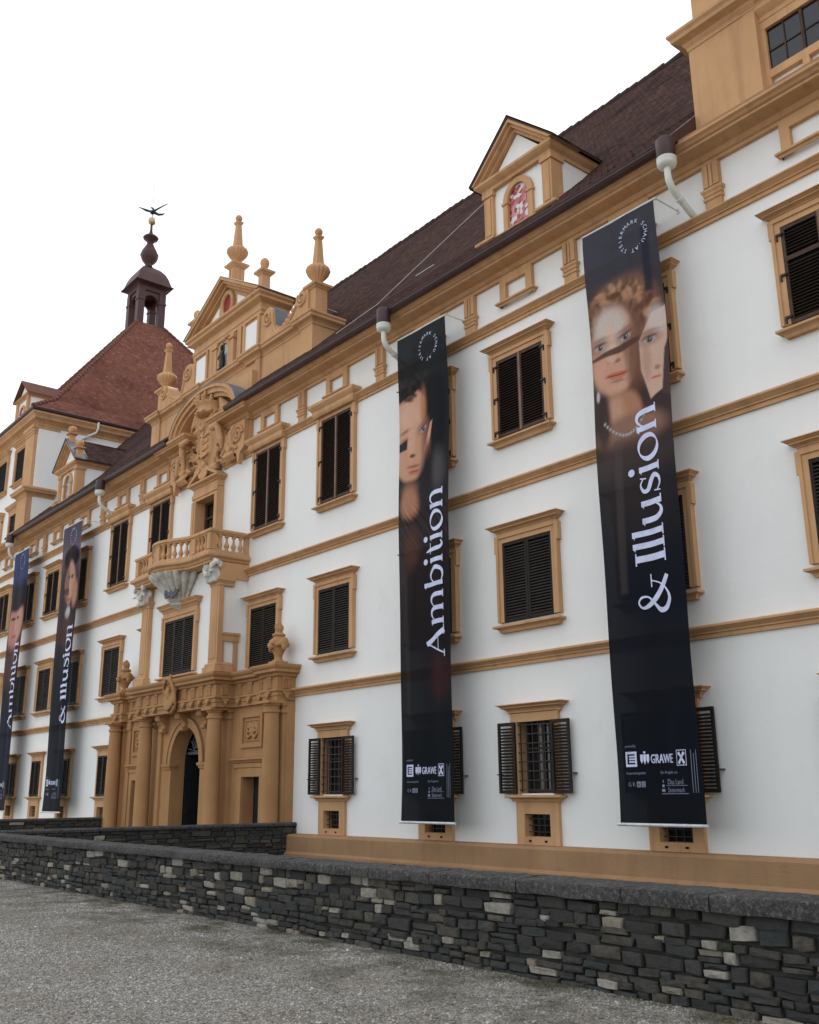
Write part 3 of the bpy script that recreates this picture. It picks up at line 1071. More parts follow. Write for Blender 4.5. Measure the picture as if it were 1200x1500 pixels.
# columns
for (x, y) in ((5.74, -0.63), (-5.70, -0.63), (2.56, -0.83), (-2.54, -0.83)):
    b = MB()
    b.lathe(0, 0, [(0.319, 0.0), (0.319, 0.22), (0.336, 0.24), (0.336, 0.34), (0.286, 0.38), (0.265, 0.44), (0.260, 1.6), (0.252, 2.6), (0.231, 3.5), (0.223, 3.93),
                   (0.223, 3.94), (0.260, 3.96), (0.269, 4.00), (0.260, 4.04), (0.223, 4.06), (0.223, 4.14), (0.260, 4.15), (0.302, 4.22)], 28)
    b.box(-0.33, 0.33, -0.33, 0.36, 4.221, 4.295)
    b.box(-0.36, 0.36, -0.36, 0.35, -0.1, 0.0)
    obj('column', b, M_portal, portal, (x, y, 0), sm=35)
    for dx, w in ((0, 0.26),):
        b = MB()
        yp = -0.44 if abs(x) < 4 else -0.40
        b.box(x - w, x + w, yp, -0.28, -0.1, 3.95)
        b.box(x - w - 0.05, x + w + 0.05, yp - 0.05, -0.28, 3.95, 4.04)
        b.box(x - w, x + w, yp - .001, -0.28, 4.04, 4.16)
        b.box(x - w - 0.06, x + w + 0.06, yp - 0.06, -0.28, 4.16, 4.296)
        part('pilaster', b)
    # inner companion strip beside the arch and beside the outer bay
    xs = x - math.copysign(0.62, x) if abs(x) < 4 else x - math.copysign(0.66, x)
    b = MB()
    yy = -0.58 if abs(x) < 4 else -0.36
    b.box(xs - 0.13, xs + 0.13, yy, -0.28, -0.1, 4.0)
    b.box(xs - 0.18, xs + 0.18, yy - 0.05, -0.28, 4.0, 4.296)
    part('pilaster', b)

# entablature with breaks over the columns
EN = [(-.3, 4.30), (0, 4.30), (0, 4.44), (0.03, 4.45), (0.03, 4.56), (0.08, 4.58), (0.08, 4.64), (0.0, 4.66), (0.0, 5.00), (0.08, 5.03), (0.10, 5.10), (0.20, 5.13),
      (0.22, 5.14), (0.22, 5.22), (0.27, 5.26), (0.30, 5.32), (0.30, 5.375), (-.3, 5.42)]
path = [(-6.02, 0.0), (-6.02, -0.86 + .22), (-5.18, -0.86 + .22), (-5.18, -0.42), (-3.0, -0.42), (-3.0, -1.06), (3.0, -1.06), (3.0, -0.42), (5.18, -0.42), (5.18, -0.64), (6.02, -0.64), (6.02, 0.0)]
b = MB()
b.sweep(path, EN)
part('entablature', b)
b = MB()
b.prism_z([(x * 0.99, y + 0.06 if y < -0.1 else y) for x, y in path], 4.302, 5.41)
part('entablature_core', b, M_portal, fix=True)

def triglyph():
    b = MB()
    for i in range(3):
        b.prism_z([(-0.105 + i * 0.08 - 0.034, 0.0), (-0.105 + i * 0.08 - 0.018, -0.045), (-0.105 + i * 0.08 + 0.032, -0.045), (-0.105 + i * 0.08 + 0.048, 0.0)][::1], 4.67, 5.0)
    b.box(-0.145, 0.125, -0.055, 0, 4.94, 5.015)
    b.box(-0.145, 0.125, -0.10, -0.02, 4.50, 4.565)
    b.add([(-0.10, -0.10, 4.5), (0.08, -0.10, 4.5), (-0.01, -0.13, 4.36), (-0.10, -0.02, 4.5), (0.08, -0.02, 4.5), (-0.01, -0.03, 4.34)],
          [(0, 2, 1), (0, 3, 5, 2), (1, 2, 5, 4)])
    return b
tm = triglyph().mesh('triglyph')
tm.materials.append(M_portal)
for x, y in [(-5.6, -.64), (5.6, -.64), (-2.6, -1.06), (2.6, -1.06)] + [(x, -.42) for x in (-4.75, -4.1, -3.45, 3.45, 4.1, 4.75)] + [(x, -1.06) for x in (-1.95, -1.3, 0.9, 1.5, 2.05)]:
    link('triglyph', tm, None, portal, (x, y - 0.002, 0))
tr_side = [(6.02, -0.35), (3.0, -0.75)]
for x, y in tr_side:
    o = link('triglyph', tm, None, portal, (x + 0.002, y, 0))
    o.rotation_euler = (0, 0, math.pi / 2)

# consoles under the middle entablature, keystone and tilted oval shield
for x in (-1.55, 0.0, 1.55):
    b = MB()
    b.prism([(x - 0.17, 4.30), (x - 0.12, 3.72), (x + 0.12, 3.72), (x + 0.17, 4.30)], -0.66, -0.5)
    b.tube([(x - 0.18, -0.78, 4.2), (x + 0.18, -0.78, 4.2)], 0.12, 12)
    b.tube([(x - 0.14, -0.66, 3.78), (x + 0.14, -0.66, 3.78)], 0.08, 12)
    b.hexa([(x - 0.16, -0.86, 4.16), (x + 0.16, -0.86, 4.16), (x + 0.16, -0.5, 3.8), (x - 0.16, -0.5, 3.8), (x - 0.16, -0.9, 4.30), (x + 0.16, -0.9, 4.30), (x + 0.16, -0.5, 4.30), (x - 0.16, -0.5, 4.30)])
    part('keystone_console' if x == 0 else 'console', b, sm=35)
c = MB()
rot = Euler((R_(-14), 0, R_(0)))
c.ell((0, 0, 0), (0.56, 0.13, 0.64), 24, 12, rot)
c.tube([(0.56 * math.cos(t), -0.05 - 0.17 * math.sin(t), 0.66 * math.sin(t)) for t in np.linspace(0, 2 * math.pi, 30)], 0.07, 6)
for sx in (-1, 1):
    c.tube(spiral(sx * 0.3, 0.62, 0.16, 0.03, 1.3, -0.2, 0.5, sx), 0.05, 6)
    c.tube(spiral(sx * 0.24, -0.5, 0.16, 0.03, 1.3, 0.0, 3.5, sx), 0.05, 6)
c.tube([(-0.25, -0.2, 0.2), (0, -0.17, -0.1), (0.22, -0.2, 0.25), (0.1, -0.12, -0.3)], 0.05, 6)
c.ell((0.0, -0.16, 0.1), (0.18, 0.08, 0.25))
o = link('oval_shield', carve(c, 0.022, 1, 'oval_shield'), M_portal, portal, (0.12, -1.24, 4.86))
o.scale = (0.72, 0.72, 0.84)

# urns standing on the portal
def urn_mesh():
    c = MB()
    c.box(-0.24, 0.24, -0.24, 0.24, 0, 0.10)
    c.lathe(0, 0, [(0.22, 0.10), (0.13, 0.16), (0.12, 0.24), (0.17, 0.36), (0.25, 0.52), (0.31, 0.66), (0.30, 0.74), (0.20, 0.82), (0.16, 0.86), (0.22, 0.90), (0.22, 0.94), (0.12, 0.99), (0.12, 1.04), (0.06, 1.06)], 24)
    for i in range(10):
        a = 2 * math.pi * i / 10
        c.ell((0.29 * math.cos(a), 0.29 * math.sin(a), 0.64 - 0.05 * (i % 2)), (0.09, 0.09, 0.07), 8, 6)
    for sx in (-1, 1):
        c.ell((sx * 0.34, 0, 0.66), (0.12, 0.15, 0.17))
        c.ell((sx * 0.38, -0.03, 0.52), (0.08, 0.1, 0.12))
    c.ell((0, -0.28, 0.55), (0.13, 0.09, 0.11))
    for i in range(7):
        a = 2 * math.pi * i / 7
        c.ell((0.08 * math.cos(a), 0.08 * math.sin(a), 1.10 + 0.04 * (i % 3)), (0.075, 0.075, 0.11), 8, 6)
    c.ell((0, 0, 1.22), (0.085, 0.085, 0.13), 8, 6)
    return carve(c, 0.022, 1, 'urn')
um = urn_mesh()
um.materials.append(M_portal)
ur = link('urn', um, None, None, (5.66, -0.42, 5.40), label='ochre flaming urn on the right end of the portal, in front of a shutter', cat='urn', group='urns on the portal')
ur.scale = (0.96, 0.96, 0.98)
ur = link('urn', um, None, None, (-5.62, -0.42, 5.40), label='ochre flaming urn on the left end of the portal', cat='urn', group='urns on the portal')
ur.scale = (0.96, 0.96, 0.98)

# ------------------------------------------------------------------ projecting bay above the portal
bay = empty('oriel_bay')
bay.parent = palace
b = MB()
b.add([(-2.88, -0.92, 5.40), (2.88, -0.92, 5.40), (2.88, 0, 5.40), (-2.88, 0, 5.40), (-2.88, -0.92, 8.95), (2.88, -0.92, 8.95), (2.88, 0, 8.95), (-2.88, 0, 8.95)],
      [(0, 1, 5, 4), (1, 2, 6, 5), (3, 0, 4, 7), (4, 5, 6, 7)])
obj('bay_wall', b, M_white, bay)
for s in (1, -1):
    b = MB()
    x0, x1 = sorted((s * 2.38, s * 2.97))
    b.box(x0, x1, -1.08, -0.90, 5.72, 8.42)
    b.box(x0 + 0.1, x1 - 0.1, -1.10, -1.07, 5.85, 8.3)
    b.sweep([(x0, -0.9), (x0, -1.08), (x1, -1.08), (x1, -0.55)], [(-.02, 5.41), (0.13, 5.41), (0.13, 5.58), (0.07, 5.60), (0.08, 5.66), (0.04, 5.70), (-.02, 5.73)])
    b.sweep([(x0, -0.9), (x0, -1.08), (x1, -1.08), (x1, -0.55)], [(-.02, 8.22), (0.03, 8.24), (0.03, 8.30), (0.06, 8.34), (0.12, 8.40), (0.12, 8.47), (-.02, 8.5)])
    b.box(x0, x1, -1.079, 0, 8.5, 9.02)
    obj('corner_pilaster', b, M_ochre, bay)
    # side panel: framed strip on the flank
    b = MB()
    x0, x1 = sorted((s * 2.87, s * 2.93))
    b.box(x0, x1, -0.46, -0.30, 5.42, 6.42)
    b.box(x0 - 0.001, x1 + 0.03, -0.92, -0.27, 6.42, 6.62)
    b.box(x0 - 0.001, x1 + 0.06, -0.95, -0.25, 6.62, 6.70)
    b.box(x0, x1, -0.92, -0.80, 5.42, 6.42)
    obj('flank_frame', b, M_ochre, bay)
    # white leafy capital carrying the balcony corner
    c = MB()
    for i in range(16):
        a = random.random() * 6.28
        rr = 0.12 + 0.26 * random.random()
        z = random.uniform(-0.05, 0.62)
        r = random.uniform(0.06, 0.12)
        c.ell((0.34 * math.cos(a) * (0.7 + z), -0.05 + 0.24 * math.sin(a) * (0.7 + z) - 0.08, z), (r, r * 0.8, r * 1.3), 8, 6)
    for sx in (-1, 1):
        c.tube(spiral(sx * 0.25, 0.5, 0.16, 0.03, 1.4, -0.24, 0, sx), 0.05, 6)
        c.tube([(sx * 0.05, -0.22, 0.1), (sx * 0.2, -0.30, 0.25), (sx * 0.36, -0.36, 0.2)], [0.06, 0.06, 0.03], 6)
    c.box(-0.24, 0.24, -0.2, 0.1, -0.1, 0.6)
    link('leaf_capital', carve(c, 0.026, 1, 'leaf_capital'), M_stucco, bay, (s * 2.68, -1.08, 8.44))
# middle window on the bay front
wz0, wz1 = 5.62, 7.52
win = link('window', surround(1.10, wz0, wz1, 7.26, 0.05, 0.2).mesh('window'), M_ochre, palace, (0.02, -0.92, 0))
obj('cornice', cap(1.3, wz1 + 0.2, 8.12), M_ochre, win)
obj('sill', sill(1.25, 5.54), M_ochre, win)
obj('pane_or_backing', MB().box(-1.1, 1.1, -0.012, -0.002, wz0, wz1), M_dark, win)  # dark backing sheet, room shade painted behind the shutters
for i in range(3):
    add_leaf(win, -1.10 + i * 0.7345 + 0.002, -0.066, wz0 + 0.004, 0.728, wz1 - wz0 - 0.01, None, M_slat_grey, False, 'bay')

# ------------------------------------------------------------------ balcony
balc = empty('balcony')
balc.parent = palace
def bow(n=18):
    pts = []
    for i in range(n + 1):
        t = -1 + 2 * i / n
        x = 1.55 * t
        y = -1.45 - 0.52 * (0.5 + 0.5 * math.cos(math.pi * t)) ** 0.85
        pts.append((x, y))
    return pts
outline = [(-2.88, 0.0), (-2.88, -1.42), (-1.75, -1.42)] + bow() + [(1.75, -1.42), (2.88, -1.42), (2.88, 0.0)]
b = MB()
b.sweep(outline, [(-.35, 8.98), (0.0, 8.98), (0.0, 9.04), (0.05, 9.07), (0.08, 9.13), (0.16, 9.17), (0.18, 9.20), (0.18, 9.28), (0.14, 9.31), (-.2, 9.32)])
b.prism_z([(x * 0.99, y + 0.02 if y < -0.1 else y) for x, y in outline], 8.985, 9.315)
obj('slab', b, M_ochre, balc, fix=True)
rail = [(-2.88, 0.0), (-2.88, -1.42), (-1.75, -1.42)] + bow() + [(1.75, -1.42), (2.88, -1.42), (2.88, 0.0)]
b = MB()
b.sweep(rail, [(-.16, 9.31), (0.07, 9.31), (0.07, 9.38), (0.03, 9.42), (-.12, 9.43)])
obj('balustrade_base', b, M_ochre, balc)
b = MB()
b.sweep(rail, [(-.13, 9.96), (0.03, 9.96), (0.05, 10.0), (0.09, 10.02), (0.09, 10.10), (0.06, 10.125), (-.16, 10.13), (-.18, 10.10), (-.18, 10.02), (-.13, 9.97)])
obj('handrail', b, M_ochre, balc)
bl = MB()
bl.lathe(0, 0, [(0.075, 9.425), (0.075, 9.46), (0.045, 9.475), (0.05, 9.50), (0.088, 9.57), (0.085, 9.62), (0.05, 9.70), (0.038, 9.78), (0.042, 9.86), (0.07, 9.885), (0.075, 9.90), (0.075, 9.965)], 10)
bl_me = bl.mesh('baluster')
smooth(bl_me, 40)
bl_me.materials.append(M_ochre)
def pier(x, y, w, d):
    obj('pier', MB().box(x - w, x + w, y - d, y + d, 9.43, 9.96), M_ochre, balc)
def off(pts):   # centre line of the balusters, slightly inside the edge
    return [(x * 0.985, y + 0.05) for x, y in pts]
bw = bow(40)
for s in (1, -1):
    pier(s * 2.80, -1.36, 0.115, 0.115)
    pier(s * 2.83, -0.08, 0.07, 0.07)
    pier(s * 1.66, -1.40, 0.16, 0.075)
    for i in range(3):
        link('baluster', bl_me, None, balc, (s * (1.93 + 0.25 * i), -1.37, 0))
    for i in range(4):
        link('baluster', bl_me, None, balc, (s * 2.83, -0.30 - 0.26 * i, 0))
    for i in range(5):
        x = s * (0.30 + 0.235 * i)
        t = x / 1.55
        y = -1.40 - 0.52 * (0.5 + 0.5 * math.cos(math.pi * t)) ** 0.85
        link('baluster', bl_me, None, balc, (x, y, 0))
pier(0, -1.91, 0.14, 0.07)
# shell pendant below the bow
b = MB()
b.lathe(0, -0.92, [(0.10, 7.78), (0.16, 7.84), (0.26, 7.90), (0.36, 7.93), (0.42, 7.98), (0.40, 8.03), (0.46, 8.07), (0.50, 8.15)], 24, math.pi, 2 * math.pi)
b.lathe(0, -0.92, [(0.46, 8.12), (0.54, 8.28), (0.68, 8.46), (0.84, 8.64), (1.00, 8.80), (1.10, 8.93), (1.12, 8.985)], 120, math.pi, 2 * math.pi, flute=(22, 0.20))
obj('shell_pendant', b, M_stucco, balc, sm=60)
c = MB()
c.ell((0, 0, 0), (0.20, 0.06, 0.24))
c.ell((0, 0, 0.26), (0.08, 0.06, 0.1))
for sx in (-1, 1):
    c.tube([(0, 0, 0.1), (sx * 0.2, -0.02, 0.2), (sx * 0.27, -0.02, 0.02), (sx * 0.22, 0, -0.22)], [0.08, 0.08, 0.07, 0.04], 6)
    c.ell((sx * 0.14, 0, -0.24), (0.08, 0.05, 0.08))
o = link('eagle_relief', carve(c, 0.022, 1, 'eagle_relief'), M_relief, balc, (0.26, -1.46, 8.40))
o.rotation_euler = (R_(-28), 0, R_(22))

# balcony door with broken pediment
b = MB()
for s in (-1, 1):
    xa, xb = sorted((s * 0.72, s * 0.96))
    b.box(xa, xb, -0.27, 0.35, 9.4, 12.05)
    xa, xb = sorted((s * 0.82, s * 0.98))
    b.box(xa, xb, -0.30, -0.265, 9.4, 12.05)
b.box(-0.96, 0.96, -0.27, 0.35, 12.05, 12.30)
b.box(-0.98, 0.98, -0.302, -0.265, 12.16, 12.31)
door = obj('balcony_door', b, M_ochre, palace)
obj('door_panes', MB().box(-0.72, 0.72, 0.20, 0.23, 9.4, 12.05), M_glass, door)
b = MB()
for x in (-0.72, -0.06, 0.60):
    b.box(x, x + 0.12, 0.13, 0.198, 9.4, 12.05)
for z in (9.6, 10.6, 11.4, 11.95):
    b.box(-0.6, 0.6, 0.14, 0.19, z, z + 0.08)
obj('door_frame', b, M_frame, door)
b = MB()
b.box(-0.95, 0.95, -0.262, 0, 12.32, 12.55)
b.sweep([(-0.98, 0), (-0.98, -0.27), (0.98, -0.27), (0.98, 0)], [(-.2, 12.55), (0.02, 12.55), (0.06, 12.60), (0.16, 12.64), (0.18, 12.66), (0.18, 12.72), (-.2, 12.75)])
for s in (-1, 1):
    q = [(s * 1.16, 12.73), (s * 0.28, 13.20), (s * 0.22, 13.06), (s * 0.95, 12.74)]
    if s > 0:
        q = q[::-1]
    b.prism(q[::-1], -0.44, -0.05)
obj('pediment', b, M_ochre, door)
c = MB()
c.ell((0, 0, 0), (0.2, 0.14, 0.28))
c.ell((0, -0.08, 0.26), (0.13, 0.12, 0.16))
for i in range(9):
    a = math.pi * (i / 8)
    c.tube([(0.1 * math.cos(a), -0.05, 0.0), (0.34 * math.cos(a), -0.12, -0.1 - 0.22 * math.sin(a))], [0.07, 0.05], 6)
link('shell_ornament', carve(c, 0.024, 1, 'shell_ornament'), M_ochre, door, (0, -0.28, 13.05))

# ------------------------------------------------------------------ arched hood and coat of arms
coa = empty('coat_of_arms')
coa.parent = palace
b = MB()
def hood_ring(b, rx, rz, w, cz, yf, yb, n=28):
    a = arch_pts(0, cz, rx, rz, n)
    c = arch_pts(0, cz, rx + w, rz + w, n)
    m = n + 1
    vs = [(x, yf, z) for x, z in a] + [(x, yf, z) for x, z in c] + [(x, yb, z) for x, z in c] + [(x, yb, z) for x, z in a]
    fs = []
    for i in range(n):
        fs += [(i, m + i, m + i + 1, i + 1), (m + i, 2 * m + i, 2 * m + i + 1, m + i + 1), (3 * m + i, i, i + 1, 3 * m + i + 1)]
    fs += [(0, 3 * m, 2 * m, m), (n, m + n, 2 * m + n, 3 * m + n)]
    b.add(vs, fs)
hood_ring(b, 2.20, 1.05, 0.16, 14.76, -0.42, 0.5)
hood_ring(b, 2.34, 1.19, 0.20, 14.76, -0.54, 0.5)
hood_ring(b, 2.52, 1.37, 0.14, 14.76, -0.62, 0.5)
obj('arched_hood', b, M_ochre, coa, sm=30)
b = MB()
hood_ring(b, 2.655, 1.505, 0.03, 14.76, -0.64, 0.9)
obj('lead_cover', b, M_lead, coa, sm=30)
b = MB()
b.box(-2.6, 2.6, 0.02, 0.30, 14.7, 16.3)
obj('tympanum', b, M_ochre, coa)
# shield with crown, scrolls and drapery, carved as one
c = MB()
c.ell((0, -0.12, 14.0), (0.74, 0.26, 0.92), 24, 14)
c.ell((0, -0.30, 14.02), (0.52, 0.16, 0.66), 20, 12)
c.tube([(0.74 * math.cos(t), -0.22, 14.0 + 0.92 * math.sin(t)) for t in np.linspace(0, 2 * math.pi, 36)], 0.085, 8)
for i in range(7):                                  # charges on the shield
    zz = 13.6 + 0.13 * i
    c.tube([(-0.36 + 0.04 * (i % 2), -0.44, zz), (-0.12, -0.50, zz + 0.06), (0.1, -0.50, zz - 0.05), (0.36, -0.44, zz + .04 * (-1) ** i)], 0.042, 6)
c.tube([(0, -0.48, 13.5), (0, -0.54, 14.0), (0, -0.46, 14.6)], 0.055, 6)
for i in range(26):
    a = random.uniform(0, 6.28)
    c.ell((0.86 * math.cos(a), -0.16, 14.0 + 1.05 * math.sin(a)), (random.uniform(.05, .12), .16, random.uniform(.06, .16)), 8, 6)
for i in range(14):
    q = -1 + 2 * i / 13
    c.tube([(q * 0.9, -0.10, 15.15), (q * 1.0, -0.30, 14.95 - .1 * abs(q)), (q * 0.95, -0.16, 14.7 - .25 * abs(q))], [0.07, 0.075, 0.04], 6)
for sx in (-1, 1):
    c.tube(spiral(sx * 0.42, 14.98, 0.24, 0.04, 1.7, -0.32, 1.57, sx), 0.075, 8)
    c.tube(spiral(sx * 0.62, 13.25, 0.24, 0.04, 1.5, -0.22, 3.4, sx), 0.07, 8)
    c.tube(spiral(sx * 0.95, 14.55, 0.2, 0.04, 1.4, -0.2, 0.3, sx), 0.06, 8)
    c.tube([(sx * 0.2, -0.25, 13.15), (sx * 0.55, -0.28, 13.05), (sx * 0.95, -0.2, 13.25), (sx * 1.2, -0.15, 13.1)], [0.1, 0.1, 0.08, 0.05], 8)
    for i in range(6):
        t = i / 5
        c.tube([(sx * (0.8 + 0.1 * i), -0.08, 15.3 - 0.2 * i), (sx * (0.95 + 0.12 * i), -0.26, 15.05 - 0.26 * i), (sx * (0.9 + 0.1 * i), -0.12, 14.7 - 0.26 * i)], [0.09, 0.08, 0.05], 6)
c.ell((0, -0.22, 13.05), (0.28, 0.2, 0.24))
for i in range(40):
    a = random.uniform(0, 6.28)
    q = random.uniform(0.8, 1.25)
    x_, z_ = 0.9 * q * math.cos(a), 14.0 + 1.1 * q * math.sin(a)
    b_ = a + random.uniform(-1, 1)
    c.tube([(x_, -0.12, z_), (x_ + .12 * math.cos(b_), -0.36, z_ + .12 * math.sin(b_)), (x_ + .26 * math.cos(b_), -0.22, z_ + .24 * math.sin(b_))], [0.06, 0.055, 0.025], 6)
link('shield', carve(c, 0.024, 1, 'shield'), M_ochre, coa)
c = MB()                                            # crown
c.lathe(0, -0.16, [(0.50, 15.22), (0.58, 15.26), (0.58, 15.36), (0.52, 15.40), (0.52, 15.52), (0.60, 15.66), (0.58, 15.72), (0.4, 15.74)], 28)
for i in range(12):
    a = 2 * math.pi * i / 12
    x_, y_ = math.cos(a), math.sin(a)
    c.ell((0.58 * x_, -0.16 + 0.58 * y_, 15.80), (0.09, 0.09, 0.15), 8, 6)
    c.ell((0.66 * x_, -0.16 + 0.66 * y_, 15.84), (0.06, 0.06, 0.06), 8, 6)
    c.ell((0.59 * x_, -0.16 + 0.59 * y_, 15.31), (0.06, 0.06, 0.06), 8, 6)
    if i % 2 == 0:
        c.tube([(0.56 * x_, -0.16 + 0.56 * y_, 15.75), (0.5 * x_, -0.16 + 0.5 * y_, 16.05), (0.15 * x_, -0.16 + 0.15 * y_, 16.15)], 0.06, 6)
c.ell((0, -0.16, 15.85), (0.44, 0.44, 0.24))
c.ell((0, -0.16, 16.2), (0.1, 0.1, 0.1))
for sx in (-1, 1):
    for i in range(5):
        c.tube([(sx * 0.6, -0.1, 15.5 - .05 * i), (sx * (0.95 + .06 * i), -0.3, 15.62 - .12 * i), (sx * (1.3 + .1 * i), -0.14, 15.35 - .16 * i)], [0.08, 0.09, 0.05], 6)
link('crown', carve(c, 0.026, 1, 'crown'), M_ochre, coa)

def body(verts, edges, name, mat, parent, loc, voxel_extra=None, rz=0):
    me = bpy.data.meshes.new(name)
    me.from_pydata([v[:3] for v in verts], edges, [])
    o = bpy.data.objects.new(name, me)
    COL.objects.link(o)
    o.modifiers.new('skin', 'SKIN')
    lay = me.skin_vertices[0].data
    for i, v in enumerate(verts):
        lay[i].radius = (v[3], v[3])
        lay[i].use_root = (i == 0)
    su = o.modifiers.new('sub', 'SUBSURF')
    su.levels = su.render_levels = 2
    dg = bpy.context.evaluated_depsgraph_get()
    out = bpy.data.meshes.new_from_object(o.evaluated_get(dg))
    bpy.data.objects.remove(o)
    b = MB()
    b.v = [tuple(v.co) for v in out.vertices]
    b.f = [tuple(p.vertices) for p in out.polygons]
    return b

def putto(sx):
    # seated winged child figure leaning on the shield; pelvis first
    v = [(0, 0, 0, .20), (0.0, -0.02, 0.26, .18), (-0.02, -0.03, 0.5, .22), (-0.03, -0.04, 0.68, .09),           # pelvis belly chest neck
         (0.14, -0.20, -0.02, .14), (0.16, -0.44, -0.30, .11), (0.12, -0.34, -0.70, .075), (0.12, -0.46, -0.76, .05),       # near leg
         (-0.15, -0.16, -0.04, .14), (-0.22, -0.36, -0.36, .11), (-0.26, -0.26, -0.76, .075), (-0.28, -0.38, -0.83, .05),
         (0.20, -0.06, 0.60, .09), (0.42, -0.18, 0.66, .07), (0.58, -0.24, 0.92, .055), (0.64, -0.25, 1.02, .05),         # arm to the crown
         (-0.22, -0.04, 0.58, .09), (-0.36, -0.14, 0.34, .075), (-0.26, -0.34, 0.18, .055), (-0.18, -0.40, 0.14, .05)]
    e = [(0, 1), (1, 2), (2, 3), (0, 4), (4, 5), (5, 6), (6, 7), (0, 8), (8, 9), (9, 10), (10, 11), (2, 12), (12, 13), (13, 14), (14, 15), (2, 16), (16, 17), (17, 18), (18, 19)]
    b = body([(x * sx, y, z, r) for x, y, z, r in v], e, 'figure', None, None, None)
    hx, hy, hz = -0.03 * sx, -0.08, 0.92
    b.ell((hx, hy, hz), (0.155, 0.175, 0.20), 18, 14)
    b.ell((hx, hy - 0.16, hz - 0.02), (0.03, 0.05, 0.05), 8, 6)              # nose
    b.ell((hx, hy - 0.14, hz - 0.10), (0.055, 0.035, 0.03), 8, 6)            # mouth and chin
    b.ell((hx, hy - 0.11, hz - 0.15), (0.06, 0.05, 0.05), 8, 6)
    for q in (-1, 1):
        b.ell((hx + q * 0.06, hy - 0.145, hz + 0.015), (0.03, 0.02, 0.018), 8, 6)
        b.ell((hx + q * 0.16, hy, hz - 0.02), (0.03, 0.05, 0.06), 8, 6)
    for i in range(14):                                                       # curls
        a = i * 2.4
        r = 0.05 + 0.13 * (i / 14)
        b.ell((hx + r * math.cos(a), hy + 0.05 + r * math.sin(a) * 0.9, hz + 0.19 - 0.6 * r), (0.06, 0.06, 0.055), 8, 6)
    b.tube([(-0.28 * sx, -0.2, 0.06), (0.0, -0.28, -0.02), (0.3 * sx, -0.22, 0.1)], [0.1, 0.12, 0.08], 8)    # loin cloth
    b.tube([(-0.2 * sx, -0.18, -0.05), (-0.3 * sx, -0.1, -0.5), (-0.26 * sx, -0.05, -0.8)], [0.12, 0.11, 0.05], 8)
    return carve(b, 0.022, 1, 'figure')
for s in (-1, 1):
    me = putto(-s)
    me.materials.append(M_ochre)
    o = link('figure', me, None, coa, (s * 1.18, -0.40, 14.36))
    o.scale = (1.08, 1.08, 1.08)
    c = MB()
    c.tube(spiral(s * 1.86, 13.55, 0.26, 0.05, 1.6, -0.34, 1.57, s), 0.08, 8)
    c.ell((s * 1.86, -0.2, 13.55), (0.3, 0.14, 0.3))
    for i in range(8):
        c.tube([(s * (1.5 + .07 * i), -0.2, 13.4), (s * (1.55 + .09 * i), -0.42, 13.15 - .03 * (i % 3)), (s * (1.5 + .09 * i), -0.25, 12.98)], [0.07, 0.065, 0.03], 6)
    c.tube([(s * 1.95, -0.25, 14.0), (s * 1.6, -0.3, 13.9), (s * 1.5, -0.3, 13.5), (s * 1.2, -0.3, 13.3)], [0.10, 0.12, 0.12, 0.08], 8)
    link('scroll', carve(c, 0.026, 1, 'scroll'), M_ochre, coa)

# ------------------------------------------------------------------ gable
gab = empty('gable')
gab.parent = palace
GY = 0.30
b = MB()
b.box(-6.15, 6.15, GY, 1.35, 14.5, 17.0)
obj('attic_wall', b, M_ochre, gab)
for s in (1, -1):
    xa, xb = sorted((s * 2.45, s * 2.78))
    obj('attic_pilaster', MB().box(xa, xb, GY - 0.08, GY + 0.02, 14.7, 16.8), M_ochre, gab)
    xa, xb = sorted((s * 5.45, s * 6.18))
    obj('attic_pilaster', MB().box(xa, xb, GY - 0.08, 1.36, 14.7, 16.8), M_ochre, gab)
y1, y2 = GY, GY - 0.08
path = [(-6.2, 1.4), (-6.2, y2), (-5.43, y2), (-5.43, y1), (-2.8, y1), (-2.8, y2), (-1.75, y2), (-1.75, y1), (1.75, y1), (1.75, y2), (2.8, y2), (2.8, y1), (5.43, y1), (5.43, y2), (6.2, y2), (6.2, 1.4)]
b = MB()
b.sweep(path, [(-.1, 16.78), (0.02, 16.78), (0.03, 16.86), (0.09, 16.92), (0.20, 16.96), (0.22, 16.98), (0.22, 17.05), (0.27, 17.10), (0.27, 17.16), (-.3, 17.20)])
b.box(-6.15, 6.15, GY + 0.1, 1.38, 16.9, 17.19)
obj('attic_cornice', b, M_ochre, gab)
# upper storey of the gable
b = MB()
b.box(-2.62, 2.62, GY + 0.02, 1.5, 17.15, 18.7)
obj('gable_wall', b, M_ochre, gab)
for s in (1, -1):
    xa, xb = sorted((s * 1.50, s * 2.42))
    obj('white_panel', MB().box(xa, xb, GY - 0.01, GY + 0.03, 17.32, 18.45), M_white, gab)
    for q in (1.46, 2.50):
        xa, xb = sorted((s * (q - 0.07), s * (q + 0.07)))
        obj('panel_strip', MB().box(xa, xb, GY - 0.06, GY + 0.03, 17.2, 18.6), M_ochre, gab)
    xa, xb = sorted((s * 0.52, s * 0.80))
    obj('niche_pilaster', MB().box(xa, xb, GY - 0.12, GY + 0.03, 17.2, 18.55).box(xa - 0.05, xb + 0.05, GY - 0.17, GY + 0.03, 18.30, 18.40), M_ochre, gab)
    xa, xb = sorted((s * 0.95, s * 1.25))
    obj('panel_strip', MB().box(xa, xb, GY - 0.05, GY + 0.03, 17.2, 18.6), M_ochre, gab)
b = MB()
arch_ring(b, 0, 18.0, 0.36, 0.36, 0.14, GY - 0.09, GY + 0.03)
for s in (1, -1):
    xa, xb = sorted((s * 0.36, s * 0.50))
    b.box(xa, xb, GY - 0.09, GY + 0.03, 17.2, 18.0)
